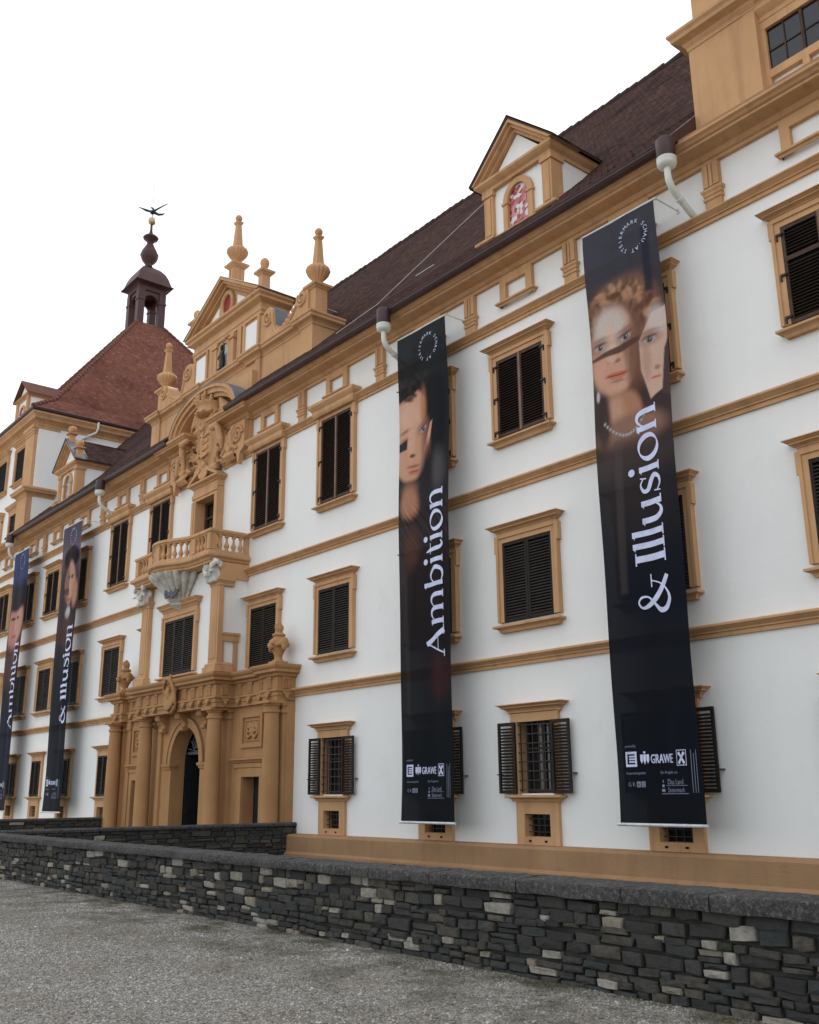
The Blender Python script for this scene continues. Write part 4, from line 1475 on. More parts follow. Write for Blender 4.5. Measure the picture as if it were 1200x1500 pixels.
b.tube([(-0.2, GY - 0.12, 18.5), (0.2, GY - 0.12, 18.5)], 0.07, 8)
for i in range(5):
    b.ell((-0.24 + 0.12 * i, GY - 0.1, 18.55 - 0.04 * (i % 2)), (0.07, 0.07, 0.08), 8, 6)
niche = obj('niche', b, M_ochre, gab)
nb = MB()
nb.prism([(0.36, 17.2)] + arch_pts(0, 18.0, 0.36, 0.36) + [(-0.36, 17.2)], GY - 0.005, GY + 0.015)
obj('niche_back', nb, M_stucco, niche, fix=True)
v = [(0, 0, 0.42, .085), (0, 0, 0.62, .10), (0, 0, 0.76, .04), (0.06, 0, 0.2, .06), (0.07, -0.02, 0.0, .04), (-0.06, 0, 0.2, .06), (-0.10, 0.0, 0.0, .04),
     (0.14, 0, 0.66, .04), (0.22, -0.04, 0.84, .03), (0.18, -0.05, 1.0, .025), (-0.14, 0, 0.64, .04), (-0.2, -0.06, 0.46, .03), (-0.12, -0.1, 0.36, .025)]
e = [(0, 1), (1, 2), (0, 3), (3, 4), (0, 5), (5, 6), (1, 7), (7, 8), (8, 9), (1, 10), (10, 11), (11, 12)]
sb = body(v, e, 'statue', None, None, None)
sb.ell((0, -0.01, 0.86), (0.07, 0.08, 0.095), 12, 10)
sb.ell((0, 0.0, 0.93), (0.075, 0.08, 0.05), 10, 8)
sb.box(-0.16, 0.16, -0.12, 0.12, -0.06, 0.0)
sb.tube([(0.0, 0.06, 0.6), (-0.1, 0.08, 0.3), (-0.12, 0.08, 0.05)], [0.07, 0.1, 0.08], 8)
me = carve(sb, 0.014, 1, 'statue')
me.materials.append(M_iron)
link('statue', me, None, None, (0.02, GY - 0.16, 17.27), label='small dark figure with one raised arm standing in the gable niche', cat='statue')
EN2 = [(-.3, 18.58), (0.04, 18.58), (0.04, 18.72), (0.07, 18.74), (0.07, 18.88), (0.03, 18.90), (0.03, 19.06), (0.10, 19.10), (0.22, 19.16), (0.24, 19.18), (0.24, 19.27), (0.32, 19.33), (0.32, 19.42), (-.3, 19.46)]
b = MB()
b.sweep([(-2.62, 1.5), (-2.62, GY), (2.62, GY), (2.62, 1.5)], EN2)
b.box(-2.6, 2.6, GY + 0.05, 1.5, 18.6, 19.45)
obj('gable_entablature', b, M_ochre, gab)
APX = 21.12
b = MB()
b.prism([(-2.75, 19.44), (2.75, 19.44), (0, APX - 0.12)], GY + 0.05, 1.45)
obj('tympanum', b, M_ochre, gab)
b = MB()
for s in (1, -1):
    for (o0, o1, yf) in ((0.0, 0.13, GY - 0.36), (0.13, 0.24, GY - 0.26), (0.24, 0.36, GY - 0.10)):
        q = [(s * (2.98 - o0 * 1.7), 19.44), (0, APX - o0), (0, APX - o1), (s * (2.98 - o1 * 1.7), 19.44)]
        if s < 0:
            q = q[::-1]
        b.prism(q[::-1], yf, 1.4)
obj('raking_cornice', b, M_ochre, gab, fix=True)
b = MB()
for s in (1, -1):
    q = [(s * 3.02, 19.47), (0, APX + 0.03), (0, APX + 0.005), (s * 3.02, 19.45)]
    if s < 0:
        q = q[::-1]
    b.prism(q[::-1], GY - 0.39, 3.4)
obj('pediment_roof', b, M_flash, gab, fix=True)
# oval window and white corner panels of the tympanum
b = MB()
b.tube([(0.42 * math.cos(t), GY, 20.02 + 0.5 * math.sin(t)) for t in np.linspace(0, 2 * math.pi, 33)], 0.10, 8)
ow = obj('oval_window', b, M_ochre, gab, sm=50)
b = MB()
b.prism([(0.38 * math.cos(t), 20.02 + 0.46 * math.sin(t)) for t in np.linspace(0, 2 * math.pi, 32, endpoint=False)], GY + 0.03, GY + 0.06)
obj('oval_shutter', b, M_red, ow, fix=True)
for s in (1, -1):
    q = [(s * 0.72, 19.55), (s * 1.75, 19.55), (s * 0.72, 20.18)]
    if s < 0:
        q = q[::-1]
    obj('white_panel', MB().prism(q, GY + 0.02, GY + 0.06), M_white, gab, fix=True)
# scroll volutes between pediment and corner pedestals
def volute():
    b = MB()
    up = [(2.66, 17.18), (5.75, 17.18), (5.75, 18.0), (5.72, 18.3), (5.5, 18.42), (5.2, 18.36), (4.95, 18.1), (4.75, 17.8), (4.45, 17.55), (4.1, 17.45), (3.8, 17.5), (3.62, 17.75),
          (3.58, 18.1), (3.5, 18.45), (3.25, 18.62), (2.95, 18.58), (2.66, 18.4)]
    b.prism(up, GY + 0.0, GY + 0.55)
    for pts in (spiral(3.12, 18.2, 0.34, 0.05, 1.7, GY - 0.02, 0.6, -1), spiral(5.38, 18.05, 0.3, 0.05, 1.7, GY - 0.02, 2.4, 1)):
        b.tube(pts, 0.055, 8)
    b.tube([(3.45, GY - 0.01, 18.3), (3.5, GY - 0.01, 17.8), (3.7, GY - 0.01, 17.42), (4.1, GY - 0.01, 17.32), (4.6, GY - 0.01, 17.48), (5.0, GY - 0.01, 17.9)], 0.06, 8)
    for i in range(7):
        t = i / 6
        b.ell((3.75 + 1.1 * t, GY - 0.03, 17.36 + 0.45 * t * t), (0.12, 0.06, 0.09), 8, 6)
    return b
v = volute()
obj('volute', v, M_ochre, gab, sm=35, fix=True)
obj('volute', v.mirror_x(), M_ochre, gab, sm=35, fix=True)
for s in (1, -1):
    b = MB()
    vv = [(3.62, 17.75), (3.58, 18.1), (3.5, 18.45), (3.25, 18.64), (2.95, 18.60)]
    n = len(vv)
    pts = [(s * x, GY + 0.03, z + 0.02) for x, z in vv] + [(s * x, GY + 0.56, z + 0.02) for x, z in vv]
    b.add(pts, [(i, i + 1, n + i + 1, n + i) for i in range(n - 1)])
    obj('lead_cover', b, M_lead, gab)

def obelisk(w):
    b = MB()
    b.pyr(0, 0, [(0.19, 0.0), (0.19, 0.06), (0.13, 0.10), (0.13, 0.18)])
    b.lathe(0, 0, [(0.14, 0.16), (0.17, 0.22), (0.30, 0.36), (0.39, 0.50), (0.42, 0.60), (0.38, 0.70), (0.27, 0.78), (0.19, 0.83)], 64, flute=(16, 0.09))
    b.pyr(0, 0, [(0.17, 0.82), (0.17, 0.88), (0.145, 0.90), (0.092, 1.80), (0.12, 1.84), (0.145, 1.90), (0.145, 1.94), (0.06, 1.97)])
    b.lathe(0, 0, [(0.05, 1.96), (0.06, 2.0), (0.11, 2.03), (0.14, 2.10), (0.14, 2.15), (0.10, 2.23), (0.04, 2.27)], 16)
    return b
ob_me = obelisk(1).mesh('obelisk')
smooth(ob_me, 35)
ob_me.materials.append(M_ochre)
def pedestal(x, y, z0, z1, w, name='pedestal'):
    b = MB()
    b.pyr(x, y, [(w, z0), (w, z1 - 0.20), (w + 0.04, z1 - 0.18), (w + 0.06, z1 - 0.14), (w + 0.13, z1 - 0.10), (w + 0.14, z1 - 0.02), (w, z1)])
    return obj(name, b, M_ochre, gab)
for s in (1, -1):
    pedestal(s * 5.85, 0.62, 17.16, 18.42, 0.24)
    link('obelisk', ob_me, None, gab, (s * 5.85, 0.62, 18.40))
    pedestal(s * 2.66, 0.35, 19.44, 20.30, 0.16)
    b = MB()
    b.lathe(0, 0, [(0.08, 0), (0.09, 0.05), (0.05, 0.09), (0.07, 0.12), (0.15, 0.24), (0.175, 0.36), (0.15, 0.48), (0.05, 0.58)], 18)
    obj('ball_finial', b, M_ochre, gab, (s * 2.66, 0.35, 20.28), sm=60)
pedestal(0.0, 0.62, 20.4, 21.85, 0.23)
b = MB()
for q in (-0.11, 0.11):
    b.box(q - 0.05, q + 0.05, 0.36, 0.41, 21.0, 21.6)
    b.box(0.22, 0.26, 0.62 + q - 0.05, 0.62 + q + 0.05, 21.0, 21.6)
obj('pedestal_relief', b, M_ochre, gab)
link('obelisk', ob_me, None, gab, (0.0, 0.62, 21.83))
obj('flashing', MB().add([(6.2, 1.36, 16.2), (6.2, 2.05, 16.9), (6.75, 1.75, 17.25), (6.55, 1.3, 16.6)], [(0, 1, 2, 3)]), M_flash, gab)

# ------------------------------------------------------------------ roofs
def tile_field(faces, name, mat, parent, tw=0.18, th=0.165, seed=1):
    """faces: list of (P0, P1, P2, P3) quads, eave left/right then ridge right/left seen from outside; tiles laid in courses"""
    r = np.random.default_rng(seed)
    V, F, T = [], [], []
    base = 0
    for (a, b_, c, d) in faces:
        a, b_, c, d = (np.array(q, float) for q in (a, b_, c, d))
        u = (b_ - a) / np.linalg.norm(b_ - a)
        mid = (c + d) / 2 - (a + b_) / 2
        vv = mid - u * mid.dot(u)
        L = np.linalg.norm(vv)
        vv /= L
        n = np.cross(u, vv)
        rows = int(L / th)
        for i in range(rows + 1):
            v0 = i * L / (rows + 1)
            v1 = v0 + L / (rows + 1) * 1.5
            t = v0 / L
            ua = (a + (d - a) * t - a).dot(u)
            ub = (b_ + (c - b_) * t - a).dot(u)
            o = (i % 2) * tw / 2
            k0 = math.floor((ua - o) / tw)
            k1 = math.ceil((ub - o) / tw)
            k = np.arange(k0, k1)
            if len(k) == 0:
                continue
            l = np.clip(o + k * tw + 0.003, ua, ub)
            rr = np.clip(o + (k + 1) * tw - 0.003, ua, ub)
            m = len(k)
            lift = 0.026 + r.uniform(-0.005, 0.007, m)
            dv = r.uniform(-0.012, 0.012, m)
            dv1 = dv + r.uniform(-0.006, 0.006, m)
            def P(uu, v_, h):
                return a[None] + uu[:, None] * u[None] + (np.zeros(m) + v_)[:, None] * vv[None] + (np.zeros(m) + h)[:, None] * n[None]
            q = np.stack([P(l, v0 + dv, 0.002), P(rr, v0 + dv1, 0.002), P(rr, v0 + dv1, lift), P(l, v0 + dv, lift), P(rr, v1, 0.012), P(l, v1, 0.012)], 1)
            V.append(q.reshape(-1, 3))
            ids = base + np.arange(m)[:, None] * 6
            F.append((ids + np.array([[0, 1, 2, 3]])))
            F.append((ids + np.array([[3, 2, 4, 5]])))
            tint = np.clip(r.normal(0.45, 0.22, m), 0, 1)
            T.append(np.repeat(tint, 6))
            base += m * 6
    V, F, T = np.concatenate(V), np.concatenate(F), np.concatenate(T)
    me = bpy.data.meshes.new(name)
    me.vertices.add(len(V))
    me.vertices.foreach_set('co', V.ravel())
    me.loops.add(F.size)
    me.loops.foreach_set('vertex_index', F.ravel().astype(np.int32))
    me.polygons.add(len(F))
    me.polygons.foreach_set('loop_start', np.arange(0, F.size, 4, dtype=np.int32))
    me.update(calc_edges=True)
    at = me.attributes.new('tint', 'FLOAT', 'POINT')
    at.data.foreach_set('value', T.astype(np.float32))
    me.materials.append(mat)
    o = bpy.data.objects.new(name, me)
    COL.objects.link(o)
    o.parent = parent
    o['kind'] = 'stuff'
    return o

RX = 21.4
roof_prof = [(-0.92, 14.72), (1.4, 16.95), (8.5, 25.4)]
(y0, z0), (y1, z1), (y2, z2) = roof_prof
roof_faces = [((-RX, y0, z0), (-2.6, y0, z0), (-2.6, y1, z1), (-RX, y1, z1)), ((2.6, y0, z0), (RX, y0, z0), (RX, y1, z1), (2.6, y1, z1)),
              ((-RX, y1, z1), (RX, y1, z1), (RX, y2, z2), (-RX, y2, z2))]
b = MB()
for f in roof_faces:
    b.add([(x, y, z - 0.012) for x, y, z in f], [(0, 1, 2, 3)])
b.add([(-RX, 8.5, 25.388), (RX, 8.5, 25.388), (RX, 17.9, 14.7), (-RX, 17.9, 14.7)], [(0, 1, 2, 3)])
roof = obj('roof', b, M_tile, palace)
tile_field(roof_faces, 'roof_tiles', M_tile, roof, seed=3)
b = MB()
x = -RX
while x < RX:
    l = 0.40
    r0 = 0.13 + random.uniform(-0.012, 0.012)
    dz = random.uniform(-0.015, 0.015)
    b.tube([(x, 8.5, 25.40 + dz), (x + l, 8.5, 25.415 + dz)], [r0, r0 + 0.022], 10)
    x += l - 0.02
obj('ridge_tiles', b, M_tile, roof, kind='stuff')
b = MB()
b.tube([(9.2, 6.9, 23.60), (8.7, 4.0, 20.15), (8.2, 1.4, 17.02), (7.6, 0.2, 15.85)], 0.009, 6)
obj('lightning_wire', b, M_pipe, roof)
b = MB()
for (q, w) in ((9.6, 0.9),):
    b.tube([(q, 1.9, 17.62), (q + w, 1.9, 17.62)], 0.012, 6)
obj('snow_rail', b, M_pipe, roof)

for sx in (-1, 1):                                   # closed gable ends of the eaves
    b = MB()
    xa, xb = sorted((sx * 21.30, sx * 21.405))
    pts = [(-0.93, 14.66), (0.3, 14.66), (0.3, 15.93), (-0.93, 14.75)]
    b.add([(xa, y, z) for y, z in pts] + [(xb, y, z) for y, z in pts], [(0, 1, 2, 3), (7, 6, 5, 4), (0, 4, 5, 1), (1, 5, 6, 2), (2, 6, 7, 3), (3, 7, 4, 0)])
    obj('eave_end', b, M_gutter, roof)

# ------------------------------------------------------------------ towers
def tower(s):
    t = empty('corner_tower')
    t.parent = palace
    cx, cy, H = s * 31.2, 10.1, 9.8
    def P(name, b, mat, sm=None, fix=False, **kw):
        return obj(name, b, mat, t, None, sm, fix, **kw)
    P('wall', MB().box(cx - H, cx + H, cy - H, cy + H, 14.0, 21.9), M_white)
    def X(a, c):
        return tuple(sorted((s * a, s * c)))
    # corner pier in two stages
    b = MB()
    xa, xb = X(21.41, 23.02)
    b.box(xa, xb, 0.004, 1.5, 14.3, 17.35)
    b.box(xa - 0.03, xb + 0.03, -0.03, 1.52, 14.72, 15.0)
    xa2, xb2 = X(21.52, 22.92)
    b.box(xa2, xb2, 0.12, 1.5, 17.8, 21.1)
    P('corner_pier', b, M_ochre)
    b = MB()
    pth = [(xa, 1.5), (xa, 0.004), (xb, 0.004), (xb, 0.3)] if s > 0 else [(xa, 0.3), (xa, 0.004), (xb, 0.004), (xb, 1.5)]
    b.sweep(pth, [(-.4, 17.28), (0.02, 17.28), (0.03, 17.36), (0.08, 17.42), (0.10, 17.46), (0.26, 17.52), (0.28, 17.60), (0.33, 17.66), (0.33, 17.72), (0.05, 17.78), (0.05, 17.86), (-.06, 17.92), (-.4, 17.95)])
    P('pier_moulding', b, M_ochre)
    b = MB()
    pth = [(xa2, 1.5), (xa2, 0.12), (xb2, 0.12), (xb2, 0.3)] if s > 0 else [(xa2, 0.3), (xa2, 0.12), (xb2, 0.12), (xb2, 1.5)]
    b.sweep(pth, [(-.3, 20.95), (0.03, 20.95), (0.04, 21.05), (0.09, 21.10), (0.09, 21.2), (0.15, 21.26), (0.15, 21.42), (-.3, 21.43)])
    P('pier_capital', b, M_ochre)
    b = MB()
    ring = [(cx - H, cy - H), (cx + H, cy - H), (cx + H, cy + H), (cx - H, cy + H)]
    b.sweep(ring, [(0, 21.40), (0.06, 21.40), (0.08, 21.52), (0.16, 21.60), (0.20, 21.64), (0.40, 21.72), (0.42, 21.80), (0.48, 21.88), (0.56, 21.96), (0.56, 22.06), (0, 22.14)], closed=True)
    P('cornice', b, M_ochre)
    b = MB()
    b.sweep(ring, [(0.45, 22.06), (0.58, 22.06), (0.66, 22.12), (0.68, 22.22), (0.64, 22.26), (0.45, 22.27)], closed=True)
    P('gutter', b, M_gutter)
    # roof: kick at the eaves, then a steep pyramid up to the lantern
    prof = [(H + 0.62, 22.22), (H - 1.1, 23.55), (1.0, 33.95)]
    b = MB()
    b.pyr(cx, cy, [(h, z - 0.012) for h, z in prof])
    P('roof', b, M_tile_red)
    faces = []
    for (h0, z0), (h1, z1) in zip(prof[:-1], prof[1:]):
        faces.append(((cx - h0, cy - h0, z0), (cx + h0, cy - h0, z0), (cx + h1, cy - h1, z1), (cx - h1, cy - h1, z1)))
        if s < 0:
            faces.append(((cx + h0, cy - h0, z0), (cx + h0, cy + h0, z0), (cx + h1, cy + h1, z1), (cx + h1, cy - h1, z1)))
        else:
            faces.append(((cx - h0, cy + h0, z0), (cx - h0, cy - h0, z0), (cx - h1, cy - h1, z1), (cx - h1, cy + h1, z1)))
    tile_field(faces, 'roof_tiles', M_tile_red, t, 0.19, 0.19, seed=5)
    b = MB()
    for sx, sy in ((1, -1), (1, 1), (-1, -1)):
        for (h0, z0), (h1, z1) in zip(prof[:-1], prof[1:]):
            p0, p1 = Vector((cx + sx * h0, cy + sy * h0, z0 + .03)), Vector((cx + sx * h1, cy + sy * h1, z1 + .03))
            L = (p1 - p0).length
            n = int(L / 0.4)
            for i in range(n):
                b.tube([p0 + (p1 - p0) * (i / n), p0 + (p1 - p0) * ((i + 1.05) / n)], [0.15, 0.115], 8)
    P('hip_tiles', b, M_tile_red, kind='stuff')
    # windows of the tower storeys
    for xc in (23.88, 27.1, 30.4, 33.7, 37.0):
        x = s * xc
        b = MB()
        for q in (-0.86, 0.86):
            b.box(x + q - 0.10, x + q + 0.10, 0.17, 0.32, 14.74, 16.88)
        b.box(x - 0.76, x + 0.76, 0.18, 0.32, 15.62, 15.80)
        b.box(x - 0.07, x + 0.07, 0.182, 0.32, 14.74, 15.62)
        b.box(x - 0.96, x + 0.96, 0.165, 0.32, 16.80, 17.0)
        b.sweep([(x - 0.96, 0.3), (x - 0.96, 0.17), (x + 0.96, 0.17), (x + 0.96, 0.3)], [(-.1, 17.0), (0.02, 17.0), (0.03, 17.1), (0.10, 17.16), (0.16, 17.22), (0.18, 17.30), (0.22, 17.34), (-.1, 17.42)])
        w = P('window', b, M_ochre)
        P('pane_or_backing', MB().box(x - 0.76, x + 0.76, 0.24, 0.285, 15.80, 16.80), M_glass if s > 0 else M_dark)
        b = MB()
        b.box(x - 0.03, x + 0.03, 0.20, 0.238, 15.80, 16.80)
        for q in (-0.39, 0.39):
            b.box(x + q - 0.012, x + q + 0.012, 0.215, 0.238, 15.80, 16.80)
        for q in (-0.395, 0.395):
            b.box(x + q - 0.362, x + q + 0.362, 0.217, 0.236, 16.25, 16.275)
        P('casement', b, M_frame)
        P('window', surround(0.79, 18.7, 20.62, 20.4).mirror_x().join(MB()) if False else shifted(surround(0.79, 18.7, 20.62, 20.4), x, 0.3), M_ochre)
        P('window_cornice', shifted(cap(0.96, 20.80, 21.2), x, 0.3), M_ochre)
        P('sill', shifted(sill(0.92, 18.66), x, 0.3), M_ochre)
        P('pane_or_backing', MB().box(x - 0.79, x + 0.79, 0.27, 0.298, 18.7, 20.62), M_dark)
    return t, cx, cy, P

def shifted(b, x, y=0.0, z=0.0):
    b.v = [(a + x, c + y, d + z) for a, c, d in b.v]
    return b

for s in (-1, 1):
    t, cx, cy, P = tower(s)
    # downpipe stub under the tower eave
    xs = s * 21.4
    d = s * -1.0
    b = MB()
    b.tube([(xs + d * 0.6, 3.4, 22.1), (xs + d * 0.6, 3.4, 21.75), (xs + d * 0.5, 3.35, 21.5), (xs + d * .02, 2.75, 21.15)], 0.07, 10)
    P('eave_pipe', b, M_pipe, 40)
    # lantern
    for sx in (-1, 1):
        for sy in (-1, 1):
            L = MB()
            L.box(cx + sx * 0.80 - 0.24, cx + sx * 0.80 + 0.24, cy + sy * 0.80 - 0.24, cy + sy * 0.80 + 0.24, 33.6, 36.6)
            L.box(cx + sx * 0.80 - 0.28, cx + sx * 0.80 + 0.28, cy + sy * 0.80 - 0.28, cy + sy * 0.80 + 0.28, 35.75, 35.9)
            P('lantern_post', L, M_lantern)
    L = MB()
    for rot in range(4):
        a = MB()
        n = 12
        arc = arch_pts(0, 35.75, 0.58, 0.58, n)
        vs = [(x, -0.92, z) for x, z in arc] + [(x, -0.92, 36.65) for x, z in arc] + [(x, -0.72, z) for x, z in arc] + [(x, -0.72, 36.65) for x, z in arc]
        m = n + 1
        fs = []
        for i in range(n):
            fs += [(i, m + i, m + i + 1, i + 1), (2 * m + i, 2 * m + i + 1, 3 * m + i + 1, 3 * m + i), (i, i + 1, 2 * m + i + 1, 2 * m + i)]
        c_, s_ = [(1, 0), (0, 1), (-1, 0), (0, -1)][rot]
        L.add([(cx + x * c_ - y * s_, cy + x * s_ + y * c_, z) for x, y, z in vs], fs)
    P('lantern_arches', L, M_lantern)
    L = MB()
    L.pyr(cx, cy, [(0.98, 36.6), (1.02, 36.62), (1.02, 36.9), (1.08, 36.95), (1.16, 37.0), (1.30, 37.06), (1.42, 37.10), (1.42, 37.16), (1.30, 37.26), (1.22, 37.5), (1.12, 37.85), (0.94, 38.25), (0.66, 38.62), (0.36, 38.85), (0.2, 38.95)])
    P('lantern_dome', L, M_lantern, 30)
    L = MB()
    L.lathe(cx, cy, [(0.41, 38.9), (0.27, 39.1), (0.30, 39.25), (0.54, 39.55), (0.68, 39.95), (0.59, 40.25), (0.35, 40.7), (0.23, 40.95), (0.27, 41.02), (0.23, 41.08), (0.27, 41.16), (0.51, 41.3), (0.57, 41.42), (0.46, 41.55), (0.20, 41.66), (0.11, 42.0), (0.09, 42.6)], 16)
    P('spire', L, M_lantern, 50)
    L = MB()
    L.lathe(cx, cy, [(0.08, 42.55), (0.24, 42.65), (0.29, 42.85), (0.24, 43.05), (0.06, 43.16)], 16)
    P('gilded_ball', L, M_gold, 60)
    L = MB()
    L.tube([(cx, cy, 43.1), (cx, cy, 43.9)], 0.03, 6)
    L.tube([(cx, cy, 43.9), (cx, cy, 46.2)], 0.012, 5)
    P('weathervane_rod', L, M_verd)
    # winged bird vane
    v = MB()
    ax = Vector((0.63, 0.78, 0))
    up = Vector((0, 0, 1))
    nn = ax.cross(up)
    def q(u, w, d=0.0):
        p = ax * u + up * w + nn * d
        return (cx + p.x, cy + p.y, 43.62 + p.z)
    v.ell(q(0, 0), (0.26, 0.2, 0.16), 10, 8)
    v.tube([q(0.1, 0.05), q(0.02, 0.30), q(-0.12, 0.38), q(-0.2, 0.34)], [0.1, 0.07, 0.06, 0.02], 6)
    v.tube([q(0.1, -0.02), q(0.45, -0.22), q(0.75, -0.2), q(0.9, -0.1)], [0.12, 0.09, 0.07, 0.02], 6)
    for sg in (-1, 1):
        for i in range(5):
            v.hexa([q(sg * 0.08, 0.02 + .03 * i, sg * .05), q(sg * 0.2, 0.0 + .03 * i, sg * .05), q(sg * (0.62 + .14 * i), 0.20 + .09 * i, sg * .2), q(sg * (0.55 + .14 * i), 0.30 + .07 * i, sg * .2),
                    q(sg * 0.08, 0.02 + .03 * i, sg * .05 + .03), q(sg * 0.2, 0.0 + .03 * i, sg * .05 + .03), q(sg * (0.62 + .14 * i), 0.20 + .09 * i, sg * .2 + .03), q(sg * (0.55 + .14 * i), 0.30 + .07 * i, sg * .2 + .03)])
    P('bird_vane', v, M_verd)
    if s < 0:
        # small dormer on the front slope of the tower roof
        dz = MB()
        x0, x1 = -26.75, -24.65
        dz.prism([(x0, 22.6), (x1, 22.6), (x1, 24.45), ((x0 + x1) / 2, 25.35), (x0, 24.45)], 0.62, 3.6)
        P('dormer_wall', dz, M_white)
        dz = MB()
        xm = (x0 + x1) / 2
        for (xa, xb) in ((x0 - 0.02, x0 + 0.25), (x1 - 0.25, x1 + 0.02)):
            dz.box(xa, xb, 0.50, 0.66, 22.6, 24.4)
        dz.sweep([(x0, 3.0), (x0, 0.6), (x1, 0.6), (x1, 3.0)], [(-.1, 24.3), (0.03, 24.3), (0.05, 24.38), (0.16, 24.44), (0.2, 24.5), (-.1, 24.55)])
        arch_ring(dz, xm, 23.5, 0.34, 0.36, 0.14, 0.54, 0.63)
        P('dormer_trim', dz, M_ochre)
        dz = MB()
        dz.prism([(xm + 0.34, 22.7)] + arch_pts(xm, 23.5, 0.34, 0.36) + [(xm - 0.34, 22.7)], 0.60, 0.615)
        P('dormer_pane', dz, M_stain_red, fix=True)
        dz = MB()
        for sg in (-1, 1):
            e = x0 - 0.25 if sg < 0 else x1 + 0.25
            dz.hexa([(e, 0.35, 24.42), (xm, 0.35, 25.47), (xm, 3.8, 25.47), (e, 3.8, 24.42), (e, 0.35, 24.50), (xm, 0.35, 25.56), (xm, 3.8, 25.56), (e, 3.8, 24.50)])
        P('dormer_roof', dz, M_tile_red, fix=True)

# ------------------------------------------------------------------ main roof dormers
def dormer(xc, stain, balls):
    d = empty('dormer')
    d.parent = palace
    YF = 0.24
    def P(name, b, mat, sm=None, fix=False, **kw):
        return obj(name, shifted(b, xc), mat, d, None, sm, fix, **kw)
    hw = 1.2
    b = MB()
    b.prism([(-hw, 15.0), (hw, 15.0), (hw, 17.3), (0, 18.5), (-hw, 17.3)], YF, 4.2)
    P('wall', b, M_white)
    for s in (-1, 1):
        b = MB()
        xa, xb = sorted((s * (hw - 0.30), s * (hw + 0.03)))
        b.box(xa, xb, YF - 0.10, YF + 0.32, 15.75, 17.2)
        b.box(xa + 0.07, xb - 0.07, YF - 0.125, YF - 0.09, 15.9, 17.0)
        b.box(xa - 0.04, xb + 0.04, YF - 0.14, YF + 0.36, 17.06, 17.20)
        xa, xb = sorted((s * (hw - 0.36), s * (hw + 0.16)))
        b.box(xa, xb, YF - 0.17, YF + 0.5, 15.0, 15.62)
        P('pilaster', b, M_ochre)
    b = MB()
    b.sweep([(-hw - 0.16, YF + 0.5), (-hw - 0.16, YF - 0.17), (-hw + 0.36, YF - 0.17), (-hw + 0.36, YF - 0.06), (hw - 0.36, YF - 0.06), (hw - 0.36, YF - 0.17), (hw + 0.16, YF - 0.17), (hw + 0.16, YF + 0.5)],
            [(-.05, 15.58), (0.02, 15.58), (0.04, 15.64), (0.10, 15.67), (0.10, 15.74), (-.05, 15.77)])
    P('sill_course', b, M_ochre)
    b = MB()
    arch_ring(b, 0, 16.60, 0.36, 0.38, 0.17, YF - 0.09, YF + 0.02)
    for s in (-1, 1):
        xa, xb = sorted((s * 0.36, s * 0.53))
        b.box(xa, xb, YF - 0.09, YF + 0.02, 15.74, 16.60)
        b.box(xa - 0.03, xb + 0.03, YF - 0.12, YF + 0.02, 16.53, 16.60)
    w = P('window_arch', b, M_ochre)
    b = MB()
    b.prism([(0.36, 15.72)] + arch_pts(0, 16.60, 0.36, 0.38) + [(-0.36, 15.72)], YF - 0.012, YF - 0.003)
    P('pane_or_backing', b, stain, fix=True)
    b = MB()
    b.sweep([(-hw - 0.02, 4.0), (-hw - 0.02, YF - 0.10), (hw + 0.02, YF - 0.10), (hw + 0.02, 4.0)],
            [(-.1, 17.20), (0.03, 17.20), (0.05, 17.28), (0.14, 17.34), (0.20, 17.40), (0.20, 17.47), (-.1, 17.5)])
    P('entablature', b, M_ochre)
    b = MB()
    for s in (-1, 1):
        for (o0, o1, yf) in ((0.0, 0.10, YF - 0.34), (0.10, 0.20, YF - 0.24), (0.20, 0.30, YF - 0.12)):
            q = [(s * (1.5 - o0 * 1.2), 17.48), (0, 18.82 - o0), (0, 18.82 - o1), (s * (1.5 - o1 * 1.2), 17.48)]
            if s < 0:
                q = q[::-1]
            b.prism(q[::-1], yf, 1.0)
    P('raking_cornice', b, M_ochre, fix=True)
    b = MB()
    for s in (-1, 1):
        e = s * 1.52
        b.hexa([(e, YF - 0.36, 17.44), (0, YF - 0.36, 18.82), (0, 4.4, 18.82), (e, 4.4, 17.44), (e, YF - 0.36, 17.49), (0, YF - 0.36, 18.88), (0, 4.4, 18.88), (e, 4.4, 17.49)])
    P('roof', b, M_tile, fix=True)
    tf = tile_field([((1.53 + xc, YF + 0.2, 17.49), (1.53 + xc, 4.4, 17.49), (xc, 4.4, 18.89), (xc, YF + 0.2, 18.89)),
                     ((-1.53 + xc, 4.4, 17.49), (-1.53 + xc, YF + 0.2, 17.49), (xc, YF + 0.2, 18.89), (xc, 4.4, 18.89))], 'roof_tiles', M_tile, d, seed=int(abs(xc)))
    b = MB()
    for s in (-1, 1):
        e = s * 1.55
        b.add([(e, YF - 0.38, 17.50), (0, YF - 0.38, 18.93), (0, YF + 0.35, 18.93), (e, YF + 0.35, 17.50)], [(0, 1, 2, 3)])
    P('lead_flashing', b, M_lead)
    if balls:
        for (bx, bz) in ((0.0, 18.9), (1.2, 17.82)):
            b = MB()
            b.pyr(bx, YF - 0.05, [(0.20, bz - 0.2), (0.14, bz + 0.05), (0.14, bz + 0.22), (0.24, bz + 0.28), (0.24, bz + 0.34), (0.1, bz + 0.36)])
            b.lathe(bx, YF - 0.05, [(0.06, bz + 0.34), (0.16, bz + 0.42), (0.21, bz + 0.55), (0.16, bz + 0.68), (0.04, bz + 0.74)], 16)
            P('ball_finial', b, M_ochre, 50)
dormer(15.9, M_stain_red, False)
dormer(-15.75, M_stain_blue, True)

# ------------------------------------------------------------------ banners
def sst(x, a, b):
    t = np.clip((x - a) / (b - a), 0, 1)
    return t * t * (3 - 2 * t)

